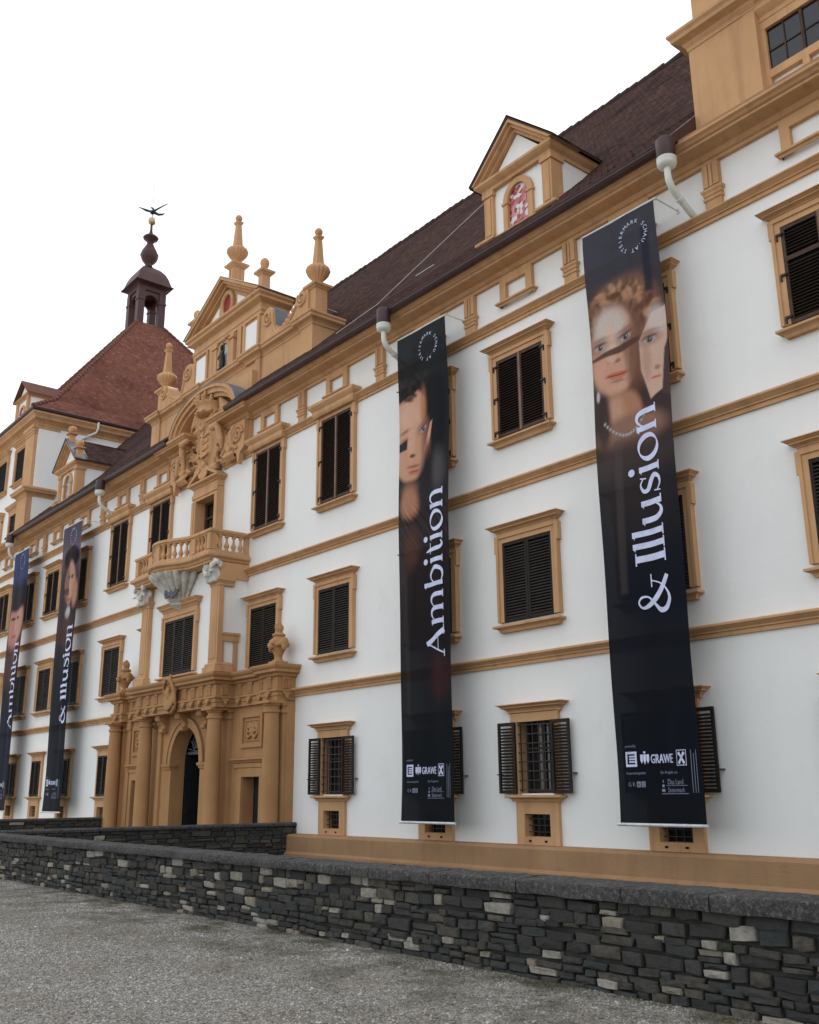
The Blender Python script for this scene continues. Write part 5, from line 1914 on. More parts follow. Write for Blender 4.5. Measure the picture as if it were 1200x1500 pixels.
class Paint:
    def __init__(s, U, Z):
        s.U, s.Z = U, Z
        s.c = np.zeros(U.shape + (3,))
        s.r = np.random.default_rng(11)
    def fill(s, col):
        s.c[:] = col
    def over(s, a, col):
        a = np.clip(a, 0, 1)[..., None]
        s.c = s.c * (1 - a) + np.array(col) * a
    def grad(s, stops):
        zs = [q[0] for q in stops]
        for i in range(3):
            s.c[..., i] = np.interp(s.Z, zs, [q[1][i] for q in stops])
    def blob(s, u, z, ru, rz, col, soft=0.25, a=1.0, rot=0.0):
        du, dz = s.U - u, s.Z - z
        cr, sr = math.cos(rot), math.sin(rot)
        p, q = (du * cr + dz * sr) / ru, (-du * sr + dz * cr) / rz
        d = np.sqrt(p * p + q * q)
        s.over(a * (1 - sst(d, 1 - soft, 1 + soft)), col)
    def poly(s, pts, col, soft=0.02, a=1.0):
        d = np.full(s.U.shape, -1e9)
        n = len(pts)
        for i in range(n):            # convex, counter-clockwise
            (x0, y0), (x1, y1) = pts[i], pts[(i + 1) % n]
            L = math.hypot(x1 - x0, y1 - y0)
            d = np.maximum(d, ((s.U - x0) * (y1 - y0) - (s.Z - y0) * (x1 - x0)) / L)
        s.over(a * (1 - sst(d, -soft, soft)), col)
    def tex(s, k, amt, fu=9.0, fz=3.0, mask=1.0):
        w = 0
        for i in range(5):
            ph, an = s.r.uniform(0, 6.28), s.r.uniform(-0.9, 0.9)
            f = s.r.uniform(0.7, 2.2)
            w = w + np.sin(s.U * fu * f * math.cos(an) + s.Z * fz * f + ph + 1.5 * np.sin(s.U * 3 + s.Z * 2 * an))
        s.c *= (1 + amt * np.clip(w / 2.5, -1, 1) * mask)[..., None]
    def eye(s, u, z, w, iris=(0.03, 0.035, 0.06), rot=0.0):
        s.blob(u, z + 0.06, w * 1.5, 0.16, (0.22, 0.11, 0.09), 0.6, 0.7, rot)
        s.blob(u, z, w * .9, 0.06, (0.36, 0.31, 0.30), 0.35, 1, rot)
        s.blob(u + 0.01, z + 0.01, w * 0.42, 0.06, iris, 0.3)
        s.blob(u + 0.03, z + 0.025, w * 0.10, 0.016, (0.5, 0.5, 0.52), 0.3)
        s.blob(u, z + 0.085, w * 1.15, 0.022, (0.10, 0.05, 0.045), 0.4, 0.9, rot)
        s.blob(u, z + 0.20, w * 1.5, 0.03, (0.24, 0.125, 0.085), 0.7, 0.45, rot)

def curls(p, n, seed, area, cols, size):
    r = random.Random(seed)
    for i in range(n):
        u, z = area(r)
        c = cols[i % len(cols)]
        p.blob(u, z, size * r.uniform(.5, 1.3), size * r.uniform(.25, .5), c, 0.45, r.uniform(.35, .8), r.uniform(-1.5, 1.5))

def woman(p):
    p.grad([(0.9, (0.006, 0.008, 0.012)), (5.5, (0.008, 0.010, 0.016)), (7.6, (0.020, 0.018, 0.022)), (8.6, (0.045, 0.032, 0.032)), (10, (0.060, 0.036, 0.034)), (12.0, (0.050, 0.038, 0.044)), (12.5, (0.045, 0.045, 0.058)), (13.7, (0.046, 0.047, 0.062))])
    p.blob(0.85, 11.25, 1.0, 0.95, (0.200, 0.105, 0.070), 0.22)
    p.blob(1.35, 10.9, 0.42, 1.1, (0.200, 0.105, 0.075), 0.35)
    def hair(r):
        t = r.uniform(-0.15, 3.3)
        d = r.uniform(0.62, 1.0)
        return 0.80 + 0.98 * d * math.cos(t), 11.05 + 1.08 * d * math.sin(t)
    curls(p, 150, 3, hair, [(0.366, 0.196, 0.116), (0.120, 0.055, 0.035), (0.439, 0.253, 0.163), (0.170, 0.085, 0.055), (0.090, 0.042, 0.030)], 0.16)
    p.blob(0.62, 10.62, 0.62, 1.0, (0.439, 0.236, 0.163), 0.10)
    p.blob(0.55, 11.15, 0.42, 0.50, (0.520, 0.440, 0.405), 0.40)
    p.blob(0.55, 10.7, 0.13, 0.5, (0.610, 0.425, 0.326), 0.5)
    p.blob(0.60, 10.12, 0.52, 0.46, (0.512, 0.293, 0.210), 0.28)
    p.blob(0.20, 10.30, 0.20, 0.24, (0.573, 0.299, 0.226), 0.7, 0.8)
    p.blob(1.14, 10.4, 0.20, 0.85, (0.150, 0.070, 0.050), 0.55, 0.85, -0.12)
    p.blob(0.90, 10.62, 0.08, 0.4, (0.220, 0.110, 0.080), 0.7, 0.6)
    p.eye(0.26, 10.80, 0.16)
    p.eye(0.92, 10.84, 0.17, rot=0.14)
    p.blob(0.60, 10.40, 0.15, 0.05, (0.170, 0.080, 0.065), 0.5, 0.85)
    p.blob(0.55, 10.47, 0.10, 0.12, (0.573, 0.356, 0.273), 0.5)
    p.poly([(-0.05, 10.46), (0.70, 10.55), (1.38, 10.56), (1.38, 10.74), (0.85, 10.74), (-0.05, 10.60)], (0.085, 0.048, 0.038), 0.02, 0.95)
    p.blob(0.66, 10.10, 0.27, 0.045, (0.464, 0.132, 0.089), 0.25)
    p.blob(0.67, 10.035, 0.21, 0.055, (0.512, 0.172, 0.121), 0.3)
    p.blob(0.66, 10.075, 0.30, 0.012, (0.150, 0.045, 0.040), 0.3)
    p.blob(0.66, 9.94, 0.16, 0.03, (0.220, 0.110, 0.085), 0.6, 0.7)
    p.blob(0.64, 9.80, 0.20, 0.08, (0.549, 0.322, 0.231), 0.6, 0.8)
    p.blob(0.68, 9.58, 0.48, 0.055, (0.120, 0.055, 0.042), 0.6, 0.85)
    p.blob(0.80, 9.12, 0.44, 0.55, (0.366, 0.184, 0.116), 0.2)
    p.blob(0.55, 9.2, 0.2, 0.5, (0.488, 0.287, 0.200), 0.6, 0.8)
    p.blob(0.95, 8.72, 0.85, 0.40, (0.250, 0.135, 0.100), 0.3)
    p.blob(0.26, 9.1, 0.20, 0.6, (0.045, 0.028, 0.028), 0.4, 0.95)
    p.blob(0.9, 8.15, 0.95, 0.45, (0.060, 0.042, 0.040), 0.5, 0.9)
    for i in range(16):
        t = i / 15
        p.blob(0.30 + 1.05 * t, 9.26 - 0.58 * math.sin(math.pi * (0.12 + 0.76 * t)), 0.045, 0.045, (0.190, 0.150, 0.130), 0.3)
        p.blob(0.29 + 1.05 * t, 9.27 - 0.58 * math.sin(math.pi * (0.12 + 0.76 * t)), 0.028, 0.028, (0.420, 0.380, 0.360), 0.4)
    p.blob(0.13, 9.72, 0.05, 0.12, (0.420, 0.400, 0.440), 0.3)
    # second, torn face
    p.poly([(1.28, 9.95), (1.50, 9.25), (1.80, 9.40), (1.95, 10.6), (1.95, 11.18), (1.66, 11.10), (1.28, 10.6)], (0.525, 0.356, 0.278), 0.015)
    p.blob(1.75, 10.92, 0.2, 0.32, (0.540, 0.470, 0.450), 0.5, 0.8)
    p.eye(1.55, 10.52, 0.17)
    p.blob(1.45, 10.1, 0.12, 0.4, (0.366, 0.218, 0.163), 0.6, 0.6)
    p.poly([(1.77, 9.3), (1.97, 9.2), (1.97, 10.5), (1.86, 10.25)], (0.075, 0.045, 0.050), 0.015)
    p.blob(1.70, 9.88, 0.06, 0.05, (0.342, 0.149, 0.116), 0.5)
    p.blob(1.66, 9.68, 0.12, 0.03, (0.464, 0.138, 0.105), 0.4)
    p.poly([(1.55, 11.6), (1.74, 11.6), (1.74, 13.1), (1.55, 13.1)], (0.022, 0.024, 0.036), 0.05, 0.9)
    p.blob(1.0, 7.3, 0.7, 0.9, (0.030, 0.024, 0.026), 0.7, 0.7)
    p.poly([(0.45, 5.4), (0.62, 5.4), (0.68, 8.6), (0.5, 8.6)], (0.085, 0.070, 0.068), 0.04, 0.35)

def man(p):
    p.grad([(0.9, (0.008, 0.010, 0.013)), (3.5, (0.009, 0.011, 0.014)), (5.0, (0.014, 0.012, 0.015)), (7.5, (0.022, 0.016, 0.017)), (8.6, (0.032, 0.024, 0.026)), (10.5, (0.020, 0.020, 0.023)), (12.5, (0.016, 0.018, 0.021)), (13.7, (0.022, 0.026, 0.030))])
    p.blob(0.50, 10.70, 0.80, 1.28, (0.512, 0.276, 0.189), 0.07)
    p.blob(0.45, 11.25, 0.5, 0.42, (0.573, 0.356, 0.263), 0.6)
    p.poly([(-0.1, 11.72), (0.6, 11.85), (1.2, 12.2), (1.2, 12.9), (-0.1, 12.9)], (0.016, 0.016, 0.018), 0.03)
    curls(p, 40, 8, lambda r: (r.uniform(0, 1.3), 11.8 + r.uniform(-.08, .5)), [(0.030, 0.026, 0.024), (0.012, 0.012, 0.013)], 0.16)
    p.blob(1.45, 11.0, 0.42, 1.3, (0.014, 0.015, 0.018), 0.25)
    p.blob(1.0, 11.35, 0.14, 0.5, (0.415, 0.172, 0.084), 0.7, 0.8)
    p.blob(1.08, 10.35, 0.2, 0.6, (0.220, 0.105, 0.075), 0.6, 0.8)
    p.eye(0.98, 10.75, 0.17, (0.030, 0.040, 0.045), 0.35)
    p.blob(0.30, 10.86, 0.26, 0.05, (0.220, 0.130, 0.070), 0.5, 0.8, 0.15)
    p.blob(0.28, 10.62, 0.2, 0.05, (0.200, 0.100, 0.080), 0.6, 0.7)
    p.poly([(-0.1, 10.34), (0.36, 10.34), (0.40, 10.62), (-0.1, 10.56)], (0.024, 0.024, 0.026), 0.025)
    p.blob(0.52, 10.55, 0.12, 0.55, (0.586, 0.356, 0.257), 0.6, 0.8)
    p.blob(0.56, 10.12, 0.09, 0.05, (0.140, 0.060, 0.050), 0.5)
    p.blob(0.60, 9.82, 0.2, 0.04, (0.200, 0.095, 0.055), 0.6, 0.8)
    p.blob(0.62, 9.66, 0.17, 0.085, (0.488, 0.184, 0.137), 0.4)
    p.blob(0.62, 9.68, 0.20, 0.014, (0.170, 0.060, 0.055), 0.4)
    p.poly([(0.92, 9.3), (1.0, 9.3), (1.28, 10.45), (1.42, 10.9), (1.30, 10.85), (1.02, 10.2)], (0.561, 0.310, 0.221), 0.02)
    p.blob(1.15, 9.95, 0.14, 0.45, (0.150, 0.060, 0.045), 0.5, 0.8)
    p.blob(0.5, 9.25, 0.36, 0.16, (0.200, 0.105, 0.070), 0.7, 0.75)
    p.blob(0.46, 8.85, 0.36, 0.42, (0.366, 0.172, 0.110), 0.4)
    p.blob(1.35, 9.2, 0.6, 0.9, (0.022, 0.020, 0.026), 0.3)
    p.blob(1.6, 9.5, 0.22, 0.5, (0.085, 0.080, 0.085), 0.7, 0.8)
    p.poly([(-0.1, 6.6), (0.35, 6.8), (1.6, 8.3), (0.7, 8.55), (0.3, 8.45), (-0.1, 8.75)][::1], (0.030, 0.024, 0.026), 0.06, 0.8)
    p.tex(0, 0.5, 26, 17, mask=np.exp(-((p.Z - 8.1) / 0.55) ** 2))
    p.blob(0.55, 7.6, 0.22, 0.5, (0.110, 0.040, 0.025), 0.7, 0.6)
    p.blob(1.55, 4.3, 0.4, 0.5, (0.055, 0.018, 0.020), 0.7, 0.6)
    p.poly([(0.28, 3.4), (0.44, 3.4), (0.44, 7.0), (0.28, 7.0)], (0.035, 0.032, 0.032), 0.04, 0.4)

def beret(p):
    p.grad([(0.9, (.007, .009, .015)), (6.5, (.010, .013, .021)), (8.6, (.030, .022, .026)), (10.5, (.05, .038, .05)), (12.2, (.13, .10, .13)), (12.8, (.085, .072, .11)), (13.7, (.055, .055, .09))])
    p.blob(1.0, 10.0, 1.0, 1.9, (.035, .028, .036), 0.3)
    p.blob(1.15, 11.9, 0.85, 0.55, (.012, .012, .016), 0.18)
    p.blob(1.15, 10.75, 0.60, 1.0, (.42, .23, .16), 0.15)
    p.blob(0.78, 10.7, 0.22, 0.9, (.13, .07, .055), 0.6, 0.7)
    p.blob(0.95, 11.05, 0.16, 0.07, (.10, .05, .04), 0.5)
    p.blob(1.40, 11.02, 0.17, 0.07, (.10, .05, .04), 0.5)
    p.blob(0.95, 10.98, 0.10, 0.045, (.03, .03, .04), 0.4)
    p.blob(1.40, 10.95, 0.10, 0.045, (.03, .03, .04), 0.4)
    p.blob(1.18, 10.55, 0.10, 0.4, (.50, .32, .25), 0.6)
    p.blob(1.10, 9.98, 0.25, 0.07, (.33, .09, .07), 0.5)
    p.poly([(0.5, 10.3), (1.1, 10.2), (1.1, 10.5), (0.5, 10.55)], (.06, .03, .03), 0.04, 0.8)
    p.blob(1.78, 10.2, 0.2, 0.6, (.40, .20, .14), 0.4)
    p.blob(1.15, 9.4, 0.35, 0.28, (.45, .40, .42), 0.4)
    p.blob(1.1, 8.6, 0.95, 0.6, (.075, .035, .032), 0.5, 0.8)

def blue(p):
    p.grad([(0.9, (.012, .009, .016)), (4.4, (.012, .014, .030)), (6.5, (.020, .018, .022)), (8.5, (.07, .035, .035)), (10.5, (.030, .024, .026)), (11.6, (.018, .018, .028)), (12.2, (.040, .055, .13)), (13.7, (.045, .06, .135))])
    p.blob(0.9, 9.75, 0.85, 1.2, (.42, .20, .165), 0.25)
    p.blob(1.5, 9.9, 0.42, 1.0, (.46, .25, .20), 0.3)
    p.blob(0.9, 10.9, 1.1, 0.45, (.020, .018, .022), 0.3)
    p.blob(0.6, 10.1, 0.2, 0.07, (.06, .03, .03), 0.5)
    p.blob(1.3, 10.1, 0.2, 0.08, (.05, .03, .03), 0.5)
    p.blob(0.95, 9.7, 0.12, 0.4, (.50, .29, .24), 0.6)
    p.blob(0.9, 9.2, 0.3, 0.07, (.33, .09, .08), 0.5)
    p.blob(0.7, 7.7, 0.6, 0.9, (.085, .045, .04), 0.6, 0.7)

# --- glyphs drawn as strokes, x-height 1
def stroke(pts, w, n=None):
    P = [Vector(p) for p in pts]
    n = n or max(8, 6 * (len(P) - 1))
    out = []
    def cr(t):
        k = min(int(t), len(P) - 2)
        f = t - k
        p0, p1, p2, p3 = P[max(k - 1, 0)], P[k], P[k + 1], P[min(k + 2, len(P) - 1)]
        return 0.5 * ((2 * p1) + (p2 - p0) * f + (2 * p0 - 5 * p1 + 4 * p2 - p3) * f * f + (3 * p1 - p0 - 3 * p2 + p3) * f ** 3)
    ws = w if isinstance(w, (list, tuple)) else [w] * len(P)
    L, R = [], []
    for i in range(n + 1):
        t = (len(P) - 1) * i / n
        p = cr(t)
        d = (cr(min(t + 0.02, len(P) - 1)) - cr(max(t - 0.02, 0)))
        d = d.normalized() if d.length > 0 else Vector((1, 0))
        nn = Vector((-d.y, d.x))
        ww = float(np.interp(t, range(len(P)), ws)) / 2
        L.append(p + nn * ww)
        R.append(p - nn * ww)
    return [(R[i], R[i + 1], L[i + 1], L[i]) for i in range(n)]

def bar(x0, x1, y, h=0.055):
    return stroke([(x0, y), (x1, y)], h, 3)
def stem(x, y0, y1, w=0.22):
    return stroke([(x, y0), (x, y1)], w, 10)
def flag(x, y):
    return [(Vector((x - 0.2, y - 0.10)), Vector((x + 0.0, y - 0.14)), Vector((x + 0.11, y)), Vector((x - 0.0, y + 0.0)))]
def dot(x, y, r):
    return [(Vector((x, y)), Vector((x + r * math.cos(a), y + r * math.sin(a))), Vector((x + r * math.cos(a + .2), y + r * math.sin(a + .2))), Vector((x + r * math.cos(a + .4), y + r * math.sin(a + .4)))) for a in np.arange(0, 6.28, 0.4)]
def arch_n(x):
    return stroke([(x + .06, .66), (x + .22, .88), (x + .40, .97), (x + .58, .90), (x + .66, .66), (x + .66, .3), (x + .66, 0)], [.05, .08, .13, .19, .22, .22, .22], 30)
def ring_o(cx):
    pts, w = [], []
    for i in range(41):
        a = 2 * math.pi * i / 40
        pts.append((cx + 0.46 * math.cos(a), 0.49 + 0.47 * math.sin(a)))
        w.append(0.05 + 0.17 * abs(math.cos(a - 0.35)) ** 1.3)
    return stroke(pts, w, 80)
GL = {
    'n': ([stem(.2, 0, 1.0), bar(.02, .38, .027), flag(.2, 1.0), arch_n(.2), bar(.68, 1.06, .027)], 1.2),
    'm': ([stem(.2, 0, 1.0), bar(.02, .38, .027), flag(.2, 1.0), arch_n(.2), bar(.70, 1.02, .027), arch_n(.86), bar(1.34, 1.70, .027)], 1.86),
    'i': ([stem(.2, 0, 1.0), bar(.02, .38, .027), flag(.2, 1.0), dot(.19, 1.36, .15)], .5),
    't': ([stroke([(.16, 1.28), (.24, 1.0), (.25, .5), (.27, .18), (.42, .03), (.62, .12)], [.06, .18, .22, .2, .12, .05], 24), bar(.02, .60, .97)], .66),
    'o': ([ring_o(.54)], 1.12),
    'b': ([stem(.2, 0.02, 1.48), flag(.2, 1.48), stroke([(.28, .68), (.46, .93), (.72, .96), (.98, .70), (1.0, .42), (.84, .10), (.56, .02), (.26, .12)], [.05, .09, .15, .21, .22, .16, .09, .05], 36)], 1.2),
    'A': ([stroke([(.12, 0), (.42, .75), (.70, 1.42)], .075, 12), stroke([(.66, 1.40), (.95, .72), (1.24, 0)], .25, 12), bar(.34, 1.0, .46, .05), bar(-.04, .30, .027), bar(1.02, 1.48, .027)], 1.5),
    'I': ([stem(.27, 0, 1.42, .25), bar(.03, .51, .027), bar(.03, .51, 1.393)], .56),
    'l': ([stem(.2, 0, 1.50), bar(.0, .4, .027), flag(.2, 1.5)], .46),
    'u': ([stroke([(.2, 1.0), (.2, .6), (.22, .28), (.38, .06), (.6, .06), (.80, .30)], [.22, .22, .22, .18, .1, .05], 26), flag(.2, 1.0), stem(.86, 0, 1.0), flag(.86, 1.0), bar(.86, 1.08, .027)], 1.14),
    's': ([stroke([(.70, .84), (.46, .97), (.20, .84), (.24, .62), (.52, .46), (.72, .28), (.60, .06), (.34, .02), (.10, .16)], [.05, .07, .14, .2, .22, .2, .12, .07, .05], 40), stroke([(.72, .98), (.68, .70)], .05, 3), stroke([(.08, .0), (.12, .30)], .05, 3)], .86),
    '&': ([stroke([(1.26, .80), (1.10, .40), (.82, .10), (.48, .0), (.16, .18), (.14, .48), (.40, .74), (.66, .98), (.68, 1.26), (.50, 1.40), (.30, 1.26), (.34, 1.02), (.62, .64), (1.0, .26), (1.36, .03)],
                  [.05, .05, .07, .13, .2, .18, .09, .06, .09, .07, .08, .16, .22, .22, .16], 84), bar(1.02, 1.50, .82, .05)], 1.5),
    ' ': ([], .34)}

def word_polys(txt):
    out, x = [], 0.0
    for ch in txt:
        pieces, adv = GL[ch]
        for pc in pieces:
            out.append([[(p.x + x, p.y) for p in q] for q in pc])
        x += adv
    return out, x

_fontcache = {}
def text_polys(txt, size=1.0, xs=1.0):
    key = txt
    if key not in _fontcache:
        cu = bpy.data.curves.new('text', 'FONT')
        cu.body = txt
        cu.size = 1.0
        cu.resolution_u = 2
        o = bpy.data.objects.new('text', cu)
        COL.objects.link(o)
        dg = bpy.context.evaluated_depsgraph_get()
        me = bpy.data.meshes.new_from_object(o.evaluated_get(dg))
        vs = [(v.co.x, v.co.y) for v in me.vertices]
        fs = [tuple(p.vertices) for p in me.polygons]
        bpy.data.objects.remove(o)
        bpy.data.meshes.remove(me)
        _fontcache[key] = (vs, fs)
    vs, fs = _fontcache[key]
    return [(x * size * xs, y * size) for x, y in vs], fs

def banner(label, x0, x1, z0, z1, y, painter, word, wz0, wz1, base_u, ring, nu, nv, lean=0.0):
    root = empty('banner', ((x0 + x1) / 2, y, z0), label=label, cat='banner', group='exhibition banners hung down the facade')
    W = x1 - x0
    cxm = (x0 + x1) / 2
    def surf(X, Z):
        """pleated cloth surface"""
        u = X - x0
        f = 1 - 0.75 * np.abs((Z - z0) / (z1 - z0) * 2 - 1) ** 6
        dy = f * (0.030 * np.sin(u * 5.2 + 0.7 + 0.25 * Z) + 0.010 * np.sin(u * 10.5 + 2.0 - 0.2 * Z) + 0.03 * np.sin(Z * 0.75 + x0))
        dx = lean * (1 - (Z - z0) / (z1 - z0))
        return dx, dy
    us = np.linspace(0, W, nu + 1)
    zs = np.linspace(z0, z1, nv + 1)
    U, Z = np.meshgrid(us, zs)
    p = Paint(U, Z)
    painter(p)
    col = np.clip(p.c, 0.004, 1)
    dx, dy = surf(x0 + U, Z)
    edge = 0.02 * np.sin(Z * 1.3 + x0) * (np.abs(U / W - 0.5) * 2) ** 3
    V = np.stack([x0 + U + dx + edge - cxm, dy, Z - z0], -1).reshape(-1, 3)
    ids = np.arange((nu + 1) * (nv + 1)).reshape(nv + 1, nu + 1)
    F = np.stack([ids[:-1, :-1], ids[:-1, 1:], ids[1:, 1:], ids[1:, :-1]], -1).reshape(-1, 4)
    me = bpy.data.meshes.new('cloth')
    me.vertices.add(len(V))
    me.vertices.foreach_set('co', V.ravel())
    me.loops.add(F.size)
    me.loops.foreach_set('vertex_index', F.ravel().astype(np.int32))
    me.polygons.add(len(F))
    me.polygons.foreach_set('loop_start', np.arange(0, F.size, 4, dtype=np.int32))
    me.polygons.foreach_set('use_smooth', [True] * len(F))
    me.update(calc_edges=True)
    ca = me.attributes.new('print', 'FLOAT_COLOR', 'POINT')
    ca.data.foreach_set('color', np.concatenate([col, np.ones(col.shape[:2] + (1,))], -1).astype(np.float32).ravel())
    link('cloth', me, M_banner, root)
    layer = [0]
    def put(b, pts, faces, extra=0.0):
        layer[0] += 1
        out = []
        for (X, Zz) in pts:
            ddx, ddy = surf(np.array(X), np.array(Zz))
            out.append((float(X + ddx - cxm), float(ddy) - 0.014 - 0.0005 * (layer[0] % 12) - extra, Zz - z0))
        b.add(out, faces)
    # title reading upwards
    b = MB()
    pieces, adv = word_polys(word)
    sc = (wz1 - wz0) / adv
    xh = sc
    for pc in pieces:
        pts, fs = [], []
        for q in pc:
            o = len(pts)
            pts += [(x0 + base_u - t * xh, wz0 + s_ * sc) for s_, t in q]
            fs.append((o, o + 1, o + 2, o + 3))
        put(b, pts, fs)
    obj('title_lettering', b, M_print, root, kind='stuff')
    # ring lettering
    b = MB()
    ru, rz, rr = ring
    txt = 'STEIERMARK SCHAU.AT'
    for i, ch in enumerate(txt):
        if ch == ' ':
            continue
        a = R_(232 - i * 360 / 20.0)
        vs, fs = text_polys(ch, 0.125)
        w = max(v[0] for v in vs) / 2
        c_, s_ = math.cos(a - math.pi / 2), math.sin(a - math.pi / 2)
        put(b, [(x0 + ru + rr * math.cos(a) + (vx - w) * c_ - (vy - 0.045) * s_, rz + rr * math.sin(a) + (vx - w) * s_ + (vy - 0.045) * c_) for vx, vy in vs], fs)
    obj('ring_lettering', b, M_print, root)
    # sponsor block at the foot
    zb = z0 + 1.05
    u0 = 0.24
    b = MB()
    def rect(ua, ub, za, zc):
        put(b, [(x0 + ua, zb + za), (x0 + ub, zb + za), (x0 + ub, zb + zc), (x0 + ua, zb + zc)], [(0, 1, 2, 3)])
    def text(t, u, z, size, xs=1.0):
        vs, fs = text_polys(t, size, xs)
        put(b, [(x0 + u + vx, zb + z + vy) for vx, vy in vs], fs)
    # boxed E
    for r in ((0, .28, 0, .045), (0, .28, .235, .28), (0, .045, .045, .235), (.235, .28, .045, .235), (.09, .235, .075, .105), (.09, .235, .125, .155), (.09, .235, .175, .205)):
        rect(u0 + r[0], u0 + r[1], r[2], r[3])
    # shield mark and name
    for k in range(3):
        c0 = u0 + 0.40 + 0.075 * k
        put(b, [(x0 + c0 - 0.032, zb + .22), (x0 + c0 - 0.032, zb + .11), (x0 + c0, zb + .05 - .02 * (k == 1)), (x0 + c0 + 0.032, zb + .11), (x0 + c0 + 0.032, zb + .22)], [(0, 1, 2, 3, 4)])
    rect(u0 + .45, u0 + .50, .24, .275)
    for k in range(2):
        text('GRAWE', u0 + 0.61 + 0.006 * k, 0.055, 0.235, 0.56)
    # crossed gable heads in a frame
    g0 = u0 + 1.17
    for r in ((0, .23, 0, .012), (0, .23, .268, .28), (0, .012, .012, .268), (.218, .23, .012, .268)):
        rect(g0 + r[0], g0 + r[1], r[2], r[3])
    for (ax_, bx_) in ((.05, .18), (.18, .05)):
        pts = [(x0 + g0 + q.x, zb + q.y) for qq in stroke([(ax_, .035), (.115 + (bx_ - .115) * .2, .16), (bx_, .235)], [.05, .04, .06], 6) for q in qq]
        put(b, pts, [(4 * i, 4 * i + 1, 4 * i + 2, 4 * i + 3) for i in range(6)])
    for q in (.035, .155):
        rect(g0 + q, g0 + q + .04, .19, .225)
    obj('sponsor_marks', b, M_print, root)
    b = MB()
    text('powered by', u0, 0.36, 0.075, 0.75)
    text('Kooperationspartner', u0, -0.14, 0.075, 0.75)
    text('Ein Projekt von', u0 + .80, -0.14, 0.075, 0.8)
    for i, ch in enumerate('GR'):
        text(ch, u0 + 0.03 + .11 * i, -.36, 0.11)
    for i in range(2):
        rect(u0 + .245 + .115 * i, u0 + .34 + .115 * i, -.375, -.27)
    text('Das Land', u0 + .93, -.33, 0.135, 0.72)
    text('Steiermark', u0 + .93, -.47, 0.125, 0.70)
    rect(u0 + .90, u0 + 1.38, -.355, -.347)
    rect(u0 + .80, u0 + 1.40, -.50, -.49)
    for k in range(3):
        rect(u0 + .81 + .012 * k, u0 + .875 - .012 * k, -.46 + .08 * k, -.41 + .08 * k)
    for k in range(3):
        rect(u0 + 1.50 + .055 * k, u0 + 1.512 + .055 * k, -.48, .27 - .06 * (k % 2))
    obj('small_print', b, M_print_dim, root, kind='stuff')
    b = MB()
    for k, ch in enumerate('AZ'):
        vs, fs = text_polys(ch, 0.1)
        put(b, [(x0 + u0 + .262 + .115 * k + vx, zb - .36 + vy) for vx, vy in vs], fs, 0.004)
    obj('boxed_letters', b, M_iron, root)
    # rods and brackets
    h = z1 - z0
    obj('top_rod', MB().tube([(-W / 2 - 0.04, 0.01, h), (W / 2 + 0.06, 0.01, h)], 0.028, 10), M_rod, root)
    obj('bottom_rod', MB().tube([(-W / 2 - 0.03 + lean, 0.0, 0.0), (W / 2 + 0.03 + lean, 0.0, 0.0)], 0.032, 10), M_rod, root)
    b = MB()
    for q in (-W / 2 + 0.02, W / 2 + 0.03):
        b.box(q - 0.010, q + 0.010, -0.02, -y, h - 0.010, h + 0.012)
        b.box(q - 0.03, q + 0.03, -y - 0.02, -y, h - 0.06, h + 0.06)
    obj('bracket', b, M_pipe, root)
    return root
banner('dark banner reading & Illusion with a fair-haired lady portrait, nearest and furthest right', 18.80, 20.75, 1.03, 13.62, -0.80, woman, '& Illusion', 4.90, 9.22, 1.60, (1.36, 13.0, 0.34), 78, 500)
banner('dark banner reading Ambition with a dark-haired man portrait, right of the portal', 12.08, 14.05, 0.955, 13.62, -0.80, man, 'Ambition', 4.78, 9.06, 1.78, (1.27, 12.98, 0.36), 78, 500)
banner('dark banner reading & Illusion with a man in a black beret, left of the portal', -12.75, -10.65, 0.95, 13.45, -0.80, beret, '& Illusion', 4.55, 8.85, 1.92, (1.22, 12.85, 0.38), 50, 300, 0.2)
banner('narrow-looking dark blue banner reading Ambition at the far left edge', -19.60, -17.55, 0.93, 13.52, -0.80, blue, 'Ambition', 4.70, 8.9, 1.86, (1.22, 12.95, 0.38), 50, 300, 0.1)
# ------------------------------------------------------------------ stone walls
def stone_variant(i):
    r = random.Random(100 + i)
    j = lambda a: r.uniform(-a, a)
    b = MB()
    back = [(-.5, 0, -.5), (.5, 0, -.5), (.5, 0, .5), (-.5, 0, .5)]
    cor = [(sx * (.5 - abs(j(.09))), sz * (.5 - abs(j(.16)))) for sx, sz in ((-1, -1), (1, -1), (1, 1), (-1, 1))]
    top = (r.uniform(-.2, .2), .5 - abs(j(.06)))
    bot = (r.uniform(-.2, .2), -.5 + abs(j(.06)))
    loop = [cor[0], bot, cor[1], cor[2], top, cor[3]]
    n = 6
    vs = [(x, 0.0, z) for x, z in loop]
    vs += [(x, -.78 + j(.08), z) for x, z in loop]
    vs += [(x * .91 + j(.015), -.97 + j(.10), z * .83 + j(.03)) for x, z in loop]
    vs += [(j(.1), -1.02 + j(.12), j(.12))]
    fs = []
    for k in range(2):
        for q in range(n):
            fs.append((k * n + q, k * n + (q + 1) % n, (k + 1) * n + (q + 1) % n, (k + 1) * n + q))
    for q in range(n):
        fs.append((2 * n + q, 2 * n + (q + 1) % n, 3 * n))
    b.add(vs, fs)
    return b
VAR = [stone_variant(i) for i in range(22)]

